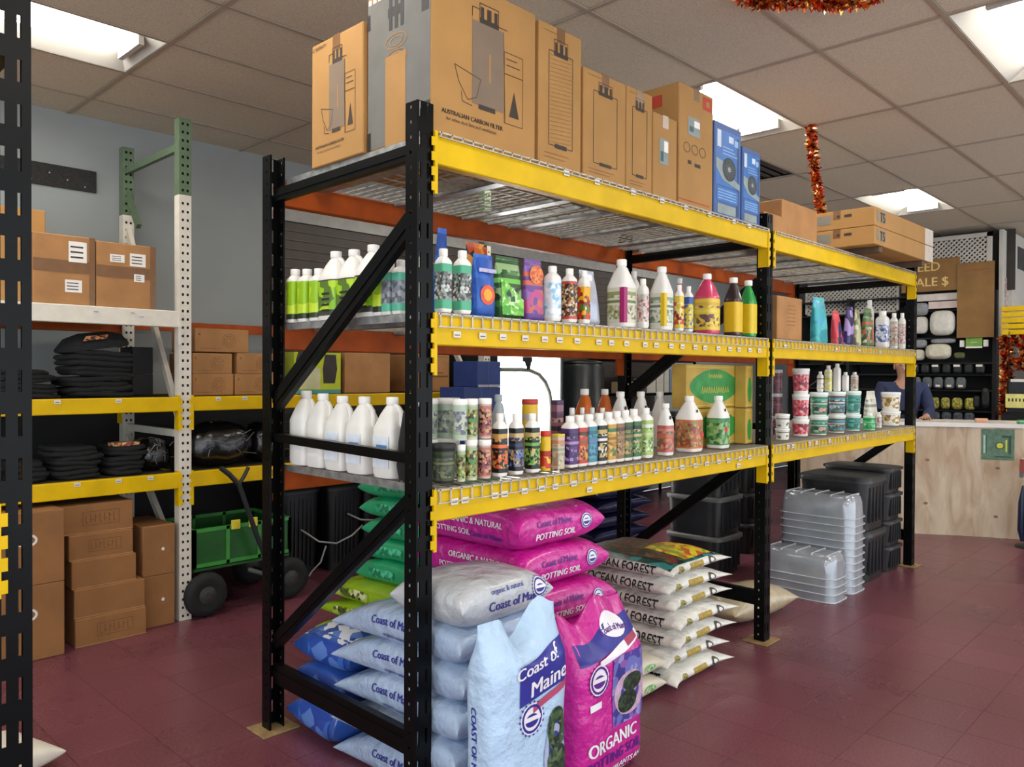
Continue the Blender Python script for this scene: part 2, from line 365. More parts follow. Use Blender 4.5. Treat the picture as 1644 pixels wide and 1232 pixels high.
for bi, bx in enumerate((0, BAY, 2*BAY)):
    link('post', PF, rack, (bx, 0, .008)); link('post', PR, rack, (bx, RD-PD, .008))
    link('base_plate', plate, rack, (bx, 0, 0), label='rusty steel base plate'); link('base_plate', plate, rack, (bx, RD-PD-.005, 0), label='rusty steel base plate')
    xc = bx+.035
    for (ya, za, yb, zb, h) in ((.06, 2.29, RD-.06, 2.28, .052), (.06, 2.06, RD-.06, 1.40, .075), (.06, 1.235, RD-.06, 1.255, .036), (.06, 1.09, RD-.06, .38, .06), (.06, .245, RD-.06, .25, .085)):
        m = MB(); p, q = Vector((xc, ya, za)), Vector((xc, yb, zb)); m.bar(p, q, .030, h)
        m.bar(p+Vector((-.017, 0, 0)), q+Vector((-.017, 0, 0)), .004, h*.30)
        m.build('brace', bmat, rack)
def beam(x0, x1, z, h, y0, y1, mt, parent, con=True, front=True, step=True):
    m = MB(); y = (y0, y1)
    m.cbox(x0+.004, x1-.004, y0, y1, z-h, z-.028, .004) if step else m.cbox(x0+.004, x1-.004, y0, y1, z-h, z, .004)
    if step: m.cbox(x0+.004, x1-.004, y0, y0+(y1-y0)*.55 if front else y1, z-.036, z, .003)
    o = m.build('beam', mt, parent)
    if con:
        for x, s in ((x0, 1), (x1, -1)):
            c = MB(); yy = y0 if front else y1; sg = 1 if front else -1
            z0, z1 = z-.205, z+.010
            a, b_ = sorted((x, x+s*.005)); p, q = sorted((yy-sg*.004, yy+sg*.060)); c.box(a, b_, p, q, z0, z1)
            a, b_ = sorted((x-s*.003, x+s*.010)); p, q = sorted((yy-sg*.005, yy-sg*.001)); c.box(a, b_, p, q, z0, z1)
            for k in range(4):
                a, b_ = sorted((x-s*.016, x-s*.003)); zz = z0+.010+k*.0508; c.box(a, b_, p, q, zz, zz+.030)
            c.build('connector', mt, o)
    return o
ptag = MB().box(-.017, .017, -.002, 0, -.011, .011).box(-.012, .012, -.0026, -.002, -.004, .000, 1).mesh([TAG, mat('#6f6a66', .6)])
beams = {}
for bay in (0, 1):
    xa, xb = PW+bay*BAY, BAY+bay*BAY
    for li, z in enumerate(ZB):
        beams[bay, li] = beam(xa, xb, z, BH, -.008, .040, YEL, rack, step=False)
        beam(xa, xb, z+.0, .10, RD-.045, RD+.006, ORANGE, rack, front=False, step=False)
rn = random.Random(3)
def tags(bay, li, xs, dz): 
    for x in xs: link('price_tag', ptag, beams[bay, li], (x, -.0135, ZB[li]+dz))
tags(0, 2, [.76, .96, 1.22, 1.45, 1.66, 1.88, 2.13, 2.3], -.008)
tags(0, 1, [.18+.112*k+rn.uniform(-.02, .02) for k in range(21)], -.062)
tags(0, 0, [.16, .21, .36, .41, .52, .62, .70]+[.83+.115*k+rn.uniform(-.015, .015) for k in range(14)], -.040)
tags(0, 0, [.92, 2.2], -.075)
tags(1, 1, [2.75, 3.1, 3.5, 3.9, 4.3], -.03); tags(1, 0, [2.8, 2.87, 3.1, 3.2, 3.4, 3.7, 4.0, 4.5], -.012)
# wire decks: two to each shelf, wires hanging down over the front beam
def deck_mesh(w, drop):
    m = MB(); r = .0022; n = int(w/.05)
    y0, y1 = -.0125, RD-.02
    for i in range(n+1):
        x = .01+i*(w-.02)/n; m.box(x-r, x+r, y0, y1, .004, .004+2*r)
        if drop: m.box(x-r*1.25, x+r*1.25, y0-2*r, y0, -drop, .004+2*r)
    for k in range(12): y = .02+k*.088; m.box(0, w, y-r, y+r, 0, 2*r)
    m.box(0, w, y0-2*r, y0, .002, .002+2.4*r)
    if drop: m.box(0, w, y0-3*r, y0-r, -drop, -drop+2*r)
    return m.mesh([mat('#b9b2a4', .4, .35, .2, 40)])
DW = (BAY-PW-.03)/2
dm = {0: deck_mesh(DW, .042), 1: deck_mesh(DW, .042), 2: deck_mesh(DW, .012)}
ch = MB().box(-.03, .03, .045, RD-.05, -.018, -.014).box(-.03, -.027, .045, RD-.05, -.018, 0).box(.027, .03, .045, RD-.05, -.018, 0).mesh([ZINC])
edge = MB().box(-.003, .003, .0, RD-.03, -.016, .012).mesh([ZINC])
lev = ['lower', 'middle', 'top']
for bay in (0, 1):
    for li in range(3):
        for d in (0, 1):
            x = PW+bay*BAY+.012+d*(DW+.006)
            T = thing('wire_deck', '%s zinc wire deck on the %s shelf of the %s bay' % (('left-hand', 'right-hand')[d], lev[li], ('near', 'far')[bay]), 'wire deck', (x, 0, ZB[li]+.002), 0, 'wire shelf decks')
            link('wire_mesh', dm[li], T)
            for k in range(3): link('support_channel', ch, T, (DW*(.14+.36*k), 0, 0))
            for k in (0, 1): link('edge_channel', edge, T, (.004+(DW-.008)*k, 0, 0))
# second rack across the aisle, only its end post and a beam stub in view
r3 = thing('pallet_rack', 'black steel rack upright with slotted face at the left edge of the photo', 'rack', (-1.215, 0, 0))
link('post', PF, r3, (0, 0, .008)); link('post', PR, r3, (0, RD-PD, .008))
link('base_plate', plate, r3, (0, 0, 0)); link('base_plate', plate, r3, (0, RD-PD-.005, 0))
for (ya, za, yb, zb, h) in ((.06, 2.29, RD-.06, 2.28, .052), (.06, .245, RD-.06, .25, .085)): MB().bar((.035, ya, za), (.035, yb, zb), .03, h).build('brace', BLACK, r3)
bb = beam(-2.5, 0, 1.22, BH, -.014, .040, YEL, r3, step=False); beam(-2.5, 0, 1.22, BH, RD-.04, RD+.01, YEL, r3, front=False, step=False)
# ------------------------------------------------------------------ wall rack behind: white and green posts
WP = mat('#dcd6c8', .5, 0, .06, 20); GP = mat('#5f7359', .5, 0, .12, 20)
def wpost(z0, z1, mt):
    m = MB(); T = .003
    holed(m, 0, .075, z0, z1, [(.023, .007, .0508, .016, z0+.02), (.053, .007, .0508, .016, z0+.02)], lambda a, b, c, d: m.box(a, b, 0, T, c, d))
    m.box(0, T, T, .07, z0, z1).box(.075-T, .075, T, .07, z0, z1).box(T, .02, .067, .07, z0, z1).box(.055, .075-T, .067, .07, z0, z1)
    m.box(T, .075-T, .03, .032, z0, z1, 1)
    return m.mesh([mt, INKB])
wl, wu = wpost(0, 2.62, WP), wpost(2.62, 3.09, GP)
WY = 2.75; WB = 3.66
wr = thing('wall_rack', 'storage rack along the grey wall with punched white and green post and yellow beams', 'rack', (0, 0, 0))
for x in (-2.14, .378, 2.97):
    link('post', wl, wr, (x, WY, 0), label='white punched steel post'); link('post', wu, wr, (x, WY, 0), label='green punched upper post section')
    link('post', wl, wr, (x, WB, 0)); link('post', wu, wr, (x, WB, 0))
    for (za, zb, mt) in ((2.93, 2.93, GP), (2.55, 1.2, WP), (1.1, .3, WP), (1.15, 1.15, WP)): MB().bar((x+.037, WB+.03, za), (x+.037, WY+.06, zb), .03, .045).build('brace', mt, wr)
    MB().bar((x+.037, WB+.03, 2.80), (x+.037, WB-.18, 2.52), .03, .04).build('brace', GP, wr)
for (xa, xb, lv) in ((-2.065, .378, ((1.380, .088, YEL), (.915, .095, YEL), (1.905, .10, WP))), (.453, 2.97, ((1.380, .088, YEL), (.915, .095, YEL)))):
    for (z, h, mt) in lv:
        beam(xa, xb, z, h, WY-.008, WY+.04, mt, wr, step=False)
        beam(xa, xb, z, h, WB+.03, WB+.075, ORANGE if mt is not YEL else YEL, wr, front=False, step=False)
        m = MB()
        for k in range(9): m.box(xa+.01, xb-.01, WY+.045+k*.105, WY+.13+k*.105, z-.018, z-.002)
        m.build('shelf_board', mat('#3a3128', .8, 0, .2), wr)
    MB().box(xa, xb, WB+.04, WB+.075, 1.83, 1.90).build('beam', ORANGE, wr)
for x, z in [(-.45, 1.37), (-.30, 1.37), (.02, 1.37), (.62, 1.37), (.8, 1.37), (-.2, .905), (.02, .905), (.2, .905), (-.1, 1.88), (.1, 1.885), (.15, 1.865)]: link('price_tag', ptag, wr, (x, WY-.013, z-.006))

# ------------------------------------------------------------------ bottles, jugs, pouches, tubs
PL = mat('#eceae4', .35, 0, .03); CAPW = mat('#f4f2ec', .4, 0, .02)
def L(*c, **k): return printm(c, strips=('base' not in k and k.get('scale', 26) >= 20), **k)
ST = {  # body, label, cap
 'lime': (PL, L('#a4d31a', '#b7dc1f', '#97c41c', '#c6e23a', seed=1, scale=9, base='#2f3a2a', band=(.14, 1)), CAPW),
 'limejug': (PL, L('#9fd01a', '#86c018', '#b7dc1f', '#5b7a2a', seed=4, scale=12, base='#3d4438', band=(.16, .96)), CAPW),
 'mint': (PL, L('#8f939c', '#7f858f', '#a5a9af', '#5e6a72', seed=2, scale=40, base='#5fc0a0', band=(.2, .8)), CAPW),
 'mintblk': (PL, L('#3b3f40', '#8f9894', '#c9cfc9', '#4d3b3a', '#646e69', seed=3, scale=60, base='#4fae86', band=(.2, .82)), CAPW),
 'blueor': (None, L('#1c57b4', '#1b4fa6', '#2a63bd', seed=3, scale=14), None), 'greenp': (None, L('#27532a', '#3f7a35', '#8fb07a', '#1e3a22', '#6fc24a', seed=5, scale=26), None),
 'orpurp': (None, L('#6a4a94', '#c0508a', '#8a66b0', '#d06a50', seed=6, scale=22), None), 'silver': (None, mat('#b3b9c6', .25, .35, .15, 14, .2, 18), None),
 'whiteblue': (PL, L('#dfe9ee', '#c9e0ec', '#8ec6e2', '#eef2f2', seed=7, scale=30, base='#e9ecec', band=(.05, .9)), CAPW),
 'redgold': (PL, L('#2a2420', '#c99a4a', '#8a4a2a', '#d8d0c0', '#3a302a', seed=8, scale=60, base='#c9483e', band=(.08, .93)), CAPW),
 'flame': (PL, L('#d23a1e', '#f0b020', '#8f2420', '#e8d8b0', '#5a7a30', seed=9, scale=34, base='#e9e4d8', band=(.02, .9)), CAPW),
 'magenta': (PL, L('#d7d3bd', '#b6b58e', '#8f9a60', '#cfc8b8', '#6f7a4a', seed=10, scale=40), CAPW),
 'pinkq': (PL, L('#e4b0a6', '#d9d3cc', '#9fb8b0', '#a8606a', '#d8c8c0', seed=11, scale=55, base='#e9e4de', band=(.1, .9)), CAPW),
 'yellowj': (PL, L('#dfe0cf', '#c0cdb4', '#8fa28c', '#d9dcc8', '#6f837a', seed=12, scale=38), CAPW),
 'redyel': (PL, L('#8f2a24', '#e2c23a', '#c8503c', '#ead98a', seed=13, scale=30, base='#e2c94a', band=(.12, .8)), CAPW),
 'bluyel': (PL, L('#dcc94a', '#b8b050', '#e2d66a', '#5a6aa0', seed=14, scale=40, base='#3a58a0', band=(.02, .78)), CAPW),
 'pinkj': (mat('#d8456e', .25, 0, .08, 9, coat=.5), L('#e6c93a', '#8a6a48', '#d9b040', '#6a4a4a', '#e9d35a', seed=15, scale=34), CAPW),
 'pinkj2': (mat('#cf6a7c', .3, 0, .08, 9), None, CAPW),
 'darkj': (mat('#3a2a30', .25, 0, .2, 9, coat=.5), mat('#e3bb12', .4, 0, .04), CAPW), 'greenj': (mat('#2f9a4a', .25, 0, .1, 9, coat=.5), mat('#e3c212', .4, 0, .04), CAPW),
 'orangep': (None, L('#e0702a', '#e89a3a', '#3a3242', '#c9502a', '#2a2a3a', seed=16, scale=14), None), 'bluep': (None, L('#1f62c4', '#2a6fd0', '#1a4fa8', seed=17, scale=12), None),
 'plainw': (PL, None, CAPW), 'plainj': (PL, None, CAPW), 'blueline': (PL, None, CAPW),
 'camo': (mat('#1b1d1a', .5), L('#3f4a34', '#5a6044', '#2e362a', '#747a58', seed=18, scale=50), mat('#20231f', .5)),
 'greentan': (mat('#cfc9b0', .4), L('#c9b070', '#3a3a2a', '#6f9a5a', '#a58a50', '#5a8a4a', seed=19, scale=60, base='#9ab88a', band=(.05, .9)), CAPW),
 'redtan': (mat('#cfb8a8', .4), L('#c9a070', '#3a2a2a', '#b86a5a', '#8a4a5a', '#d0a080', seed=20, scale=60, base='#b8746a', band=(.05, .9)), CAPW),
 'greytan': (mat('#bfc4b4', .4), L('#8a8a94', '#9aa88a', '#b8c4b0', '#6a6a7a', seed=21, scale=50, base='#a8c0a8', band=(.1, .85)), CAPW),
 'redblk': (PL, L('#1d1a18', '#d2562e', '#c9a052', '#2a201a', '#e07038', seed=22, scale=60), CAPW),
 'bluesk': (PL, L('#1d1c22', '#4a78c4', '#c9b080', '#8a7a7a', '#2e3a5a', seed=23, scale=60), CAPW),
 'greensk': (PL, L('#1d221a', '#4a9a3a', '#c9b070', '#2e3a24', '#6fae4a', seed=24, scale=60), CAPW),
 'yelred': (mat('#e2bb14', .4), L('#e2bb14', '#e6c52a', '#c8341c', seed=25, scale=18), mat('#c9331f', .4)),
 'yelred2': (mat('#dcb418', .4), L('#dcb418', '#d9bf50', '#b9a6a8', '#e2c52a', seed=26, scale=22), mat('#b8342a', .4)),
 'tanbox': (None, L('#c9b49a', '#d0c4a8', '#c88a6a', '#a8a08a', '#8fa08a', seed=27, scale=44), mat('#dcc83a', .5)),
 'purpbox': (None, L('#8a5a6a', '#a87a78', '#5a3a54', '#c09a90', '#3a2a3a', seed=28, scale=34), mat('#4a3450', .5)),
 'purple': (PL, L('#4a2a6a', '#5a3a7a', '#3a2450', '#a88ab8', seed=29, scale=50), CAPW),
 'redgold2': (PL, L('#c0402e', '#d9a040', '#5a2a2a', '#d8704a', '#8a5a3a', seed=30, scale=55), CAPW),
 'teal': (PL, L('#3f8a9a', '#5aa0b4', '#2e6a7a', '#6a7ab0', seed=31, scale=50), CAPW),
 'blackwh': (PL, L('#17181a', '#dcd8cc', '#c0a860', '#2e3a3a', '#e4e0d8', seed=32, scale=46), CAPW),
 'goldgrn': (PL, L('#c99a3a', '#b8862e', '#2e7a50', '#d8b45a', '#8a6a3a', seed=33, scale=40), CAPW),
 'brown': (PL, L('#8a6a4a', '#b89a6a', '#5a4030', '#a0805a', seed=34, scale=60), CAPW),
 'camo1': (PL, L('#3a5a34', '#b8a060', '#2a3a2a', '#6a8a4a', '#8a7a50', seed=35, scale=70), CAPW),
 'camo2': (PL, L('#2e6a3a', '#a89a60', '#2a2a22', '#4a9a50', '#c0b080', seed=36, scale=70), CAPW),
 'palegrn': (PL, L('#a8c470', '#7ab04a', '#dfe4cc', '#4a7a3a', '#c0cfa0', seed=37, scale=46), CAPW),
 'pinkred': (PL, L('#c0645a', '#a84a4a', '#d08a78', '#3f7a4a', '#b87a50', seed=38, scale=36), CAPW),
 'orgrn': (PL, L('#b8704a', '#8a4a34', '#c99a6a', '#a8603a', '#8a8a4a', seed=39, scale=36, base='#d0703a', band=(.06, .95)), CAPW),
 'grnred': (PL, L('#4a8a4a', '#6aa860', '#2e6a3a', '#a0b878', '#8fc080', seed=40, scale=30, base='#3f8a5a', band=(.05, .95)), CAPW),
 'greyw': (mat('#c9cdd0', .4), None, CAPW), 'logoj': (PL, None, CAPW), 'orangej': (mat('#c9641a', .3, 0, .1, 9), None, CAPW), 'greyj': (mat('#a3adb1', .35, 0, .05), None, mat('#9aa4a8', .4)),
 'tealp': (None, L('#3fb0b8', '#58c0c4', '#2e9aa8', '#4aa8c8', seed=41, scale=9), None), 'rednavy': (None, L('#d8404a', '#24245a', '#c83a44', '#e05a5a', seed=42, scale=9), None),
 'purple2': (None, None, None), 'olive': (None, L('#a8a878', '#c0bc98', '#7a8058', '#d0ccb0', seed=44, scale=16), None),
 'greenred': (None, L('#5a7a4a', '#d8dcc8', '#3a5a34', '#8aa070', '#c0604a', seed=45, scale=20), None),
 'whitebl': (PL, L('#4a5a8a', '#c8d0e4', '#e0e2ea', '#8a94b8', seed=46, scale=40, base='#e4e2e0', band=(.12, .8)), CAPW),
 'greyprint': (PL, L('#b8b4a8', '#8a8f8a', '#d0c4b4', '#6a7a6a', '#c08a7a', seed=47, scale=50), CAPW), 'lilac': (PL, L('#b89ac0', '#a06a9a', '#d0c0d8', '#8a5a8a', seed=48, scale=40), CAPW),
 'whtub': (PL, L('#e8e6e0', '#d8d4c8', '#6a7a5a', '#e4e2dc', seed=49, scale=40), CAPW), 'pinktub': (PL, L('#d8606a', '#e08a8a', '#c03a4a', '#e8b0b0', '#8a2a3a', seed=50, scale=34, base='#e4e4e4', band=(.08, .92)), CAPW),
 'tealtub': (PL, L('#3a7a5a', '#c89a84', '#5aa890', '#2a4a50', '#a8c8b0', seed=51, scale=26), mat('#dfeee6', .4)), 'tealtub2': (PL, L('#6a4a44', '#3f8a78', '#4a9aa8', '#2e4a7a', '#b8d0d0', seed=52, scale=26), mat('#dfeee6', .4)),
 'tealtub3': (PL, L('#4a9a8a', '#5ab0a0', '#3a8a80', '#8ac8b8', '#2e6a60', seed=53, scale=26), mat('#dfeee6', .4)), 'goldtub': (PL, L('#b89a50', '#8a6a34', '#e4dcc4', '#e8e4da', seed=54, scale=24, base='#e8e6de', band=(.1, .9)), CAPW),
 'darkjar': (mat('#5a5a60', .4), L('#7a3a4a', '#4a4a54', '#5a2a34', '#8a5a64', seed=55, scale=30), mat('#c4c4c8', .4)),
 'cream': (None, L('#d9d5c4', '#cfcab6', '#e0dccc', '#8a9088', seed=56, scale=50), None), 'greenball': (mat('#c4e4c8', .4), L('#3aa060', '#5ab878', '#2e8a4a', '#a8dcb8', seed=57, scale=30), CAPW), 'yelw': (PL, L('#d8d47a', '#e0dcc4', '#b8b85a', seed=58, scale=40), mat('#e4e0d4', .4)),
}
ST['purple2'] = (None, L('#3a2a6a', '#7a5aa8', '#2a2050', '#a890c8', seed=43, scale=10), None)
REDD = mat('#c9342e', .4); MAG = mat('#a81e6a', .4, 0, .04); YST = mat('#e4c010', .4, 0, .04); BLU = mat('#5f93cf', .5); LOGO = mat('#20221f', .5)
def item(kind, x, y, z, r, h, style, label, grp=None, rz=0):
    st = ST[style]
    cat = {'quart': 'bottle', 'jug': 'jug', 'pouch': 'pouch', 'jar': 'jar', 'tub': 'tub', 'carton': 'box'}[kind]
    name = {'quart': 'quart_bottle', 'jug': 'jug', 'pouch': 'pouch', 'jar': 'jar', 'tub': 'bucket', 'carton': 'small_box'}[kind]
    T = thing(name, label, cat, (x, y, z+.0005), rz, grp)
    if kind == 'quart':
        rg = [(r*.90, 0, .45), (r, .010, .4), (r, h*.77, .4), (r*.95, h*.81, .5), (r*.66, h*.865, .8), (r*.55, h*.88, 1), (r*.54, h*.90, 1)]
        MB().loft([se(a, a, zz, 20, e) for a, zz, e in rg]).build('body', st[0], T)
        MB().lathe([(r*.60, h*.885), (r*.62, h*.89), (r*.62, h*.99), (r*.57, h)], 16).build('cap', st[2], T)
        if st[1]: MB().loft([se(r+.0007, r+.0007, zz, 20, .4) for zz in (h*.06, h*.76)], cap0=False, cap1=False).build('label', st[1], T)
    elif kind == 'jug':
        a = r; b = r; hb = .60*h
        if x < .2: a, b = .054, r*1.05
        hand = .90
        rg = [(a*.93, b*.93, 0, .45, 0), (a, b, .014, .4, 0), (a, b, hb, .4, 0), (a*.95, b*.95, hb+.012, .45, 0), (a*.66, b*.66, h*.79, .6, -.0), (a*.42, b*.42, h*.88, .9, 0), (min(.019, a*.4), min(.019, a*.4), h*.90, 1, 0), (min(.019, a*.4), min(.019, a*.4), h*.92, 1, 0)]
        MB().loft([se(p, q, zz, 24, e, 0, cy) for p, q, zz, e, cy in rg]).build('body', st[0], T)
        cr_ = min(.0235, a*.55)
        MB().lathe([(cr_*.95, h*.905), (cr_, h*.915), (cr_, h*.99), (cr_*.9, h)], 16).build('cap', st[2], T)
        pts = [(0, -b*.30, h*.885), (0, -b*.55, h*.875), (0, -b*.86, h*.81), (0, -b*.93, h*.72), (0, -b*.90, h*.62)] if x < .2 else [(a*.30, 0, h*.885), (a*.60, 0, h*.87), (a*.90, 0, h*.80), (a*.95, 0, h*.70), (a*.90, 0, h*.61)]
        MB().tube(pts, [.010, .010, .0105, .011, .011] if r > .035 else .006, 8).build('handle', st[0], T)
        if st[1]:
            MB().loft([se(a+.0008, b+.0008, zz, 24, .4) for zz in (h*.06, hb*.96)], cap0=False, cap1=False).build('label', st[1], T)
        if style in ('magenta', 'yellowj'):
            MB().box(-a-.0016, -a*.55, -b-.0016, -b*.55, h*.06, hb*.955).build('label_stripe', MAG if style == 'magenta' else YST, T)
        if style == 'limejug':
            m = MB()
            for k in range(4): m.box(-a-.0022, -a-.0008, -b*.5, b*.3, h*(.12+.08*k), h*(.15+.08*k))
            m.build('label_print', LOGO, T)
        if style == 'blueline':
            m = MB().box(-a-.0012, -a, -b*.75, b*.75, h*.13, h*.52, 0); m.box(-a-.0020, -a-.0012, -b*.6, b*.4, h*.36, h*.41, 1).box(-a-.0020, -a-.0012, -b*.6, b*.5, h*.30, h*.315, 2)
            m.build('label', [mat('#dfe6f0', .5), BLU, mat('#9ab4d4', .5)], T)
        if style in ('logoj', 'orgrn', 'grnred', 'pinkred'):
            m = MB(); zc = h*.72; yy = -b*.80 if style == 'logoj' else -b*.79
            n = 14; m.add([(.010*math.cos(2*math.pi*k/n), yy-.002-.0*k, zc+.012*math.sin(2*math.pi*k/n)) for k in range(n)], [tuple(range(n))])
            m.build('round_mark', LOGO, T)
        if style in ('orgrn', 'grnred'):
            m = MB(); n = 16; rr = a*.32
            for (u, zc) in ((.35, .30),) if style == 'orgrn' else ((-.1, .36),):
                m.add([(u*a*1.4+rr*math.cos(2*math.pi*k/n), -b-.0016, h*zc+rr*math.sin(2*math.pi*k/n)) for k in range(n)], [tuple(range(n))])
            m.build('red_spot', REDD, T)
    elif kind == 'pouch':
        w, d = r, min(.035, r*.55)
        rg = [(w*.97, d*.75, 0, .5), (w, d, h*.05, .5), (w, d*.95, h*.4, .55), (w, d*.65, h*.7, .6), (w, d*.2, h*.9, .7), (w, .0015, h*.94, .8), (w, .0012, h, .8)]
        tilt = {'silver': -.12, 'rednavy': -.12, 'purple2': .12, 'tealp': -.03, 'bluep': .05}.get(style, 0)
        narrow = .35 if style == 'bluep' else 0
        MB().loft([se(a*(1-narrow*zz/h), b_, zz, 24, e, tilt*(zz-h*.2), 0) for a, b_, zz, e in rg]).build('bag_body', st[1], T)
        m = MB().box(-w*(1-narrow)*.98+tilt*h*.8, w*(1-narrow)*.98+tilt*h*.8, -.0030, .0030, h*.94, h*.955); m.build('seal_strip', mat('#d0d2d4', .3) if style in ('silver',) else st[1], T)
        if style == 'blueor':
            m = MB(); n = 20
            for rr, mi, off in ((.75, 0, .002), (.45, 1, .003)): m.add([(rr*w*math.cos(2*math.pi*k/n), -d*.98-off, h*.34+rr*w*math.sin(2*math.pi*k/n)) for k in range(n)], [tuple(range(n))], mi)
            m.build('sun_print', [mat('#e0542e', .4, 0, .2, 60), mat('#f3a52a', .4, 0, .2, 60)], T)
            MB().box(-w*.9, w*.9, -d-.002, -d, h*.70, h*.76).build('label_print', mat('#b9b4d4', .5, 0, .3, 120), T)
        if style == 'greenp': MB().add([(-w*.95, -d-.002, h*.05), (w*.9, -d-.002, h*.05), (w*.9, -d-.002, h*.30), (-w*.5, -d*.8-.002, h*.58), (-w*.95, -d*.7-.004, h*.62)], [(0, 1, 2, 3, 4)]).build('corner_print', printm(('#6fbf3a', '#8fd050', '#4aa82e', '#c8e8b0'), 5, 40), T)
        if style == 'orpurp':
            m = MB(); n = 18; m.add([(.8*w*math.cos(2*math.pi*k/n), -d*.62-.006, h*.74+.75*w*math.sin(2*math.pi*k/n)) for k in range(n)], [tuple(range(n))]); m.build('fruit_print', printm(('#e0722e', '#e8924a', '#c8502a'), 6, 60), T)
    elif kind in ('jar', 'tub'):
        k0 = .86 if kind == 'tub' else .97
        lh = min(.022, h*.16)
        MB().lathe([(r*k0*.97, 0), (r*k0, .004), (r*.98, h-lh)], 20).build('body', st[0], T)
        MB().lathe([(r*1.0, h-lh), (r*1.03, h-lh+.002), (r*1.03, h-.003), (r*.97, h)], 20).build('lid', st[2], T)
        f = lambda t: r*(k0+(.98-k0)*t)+.0009
        MB().lathe([(f(.06), h*.06), (f(.93), (h-lh)*.95)], 20, cap0=False, cap1=False).build('label', st[1], T)
        if style == 'yelred': MB().lathe([(f(.4)+.001, h*.36), (f(.5)+.001, h*.50)], 20, cap0=False, cap1=False).build('label_band', mat('#a8281c', .4), T)
    else:
        MB().cbox(-r, r, -r*.8, r*.8, 0, h*.93, .001).build('body', st[1], T); MB().cbox(-r*1.02, r*1.02, -r*.82, r*.82, h*.93, h, .001).build('lid', st[2], T)
    return T
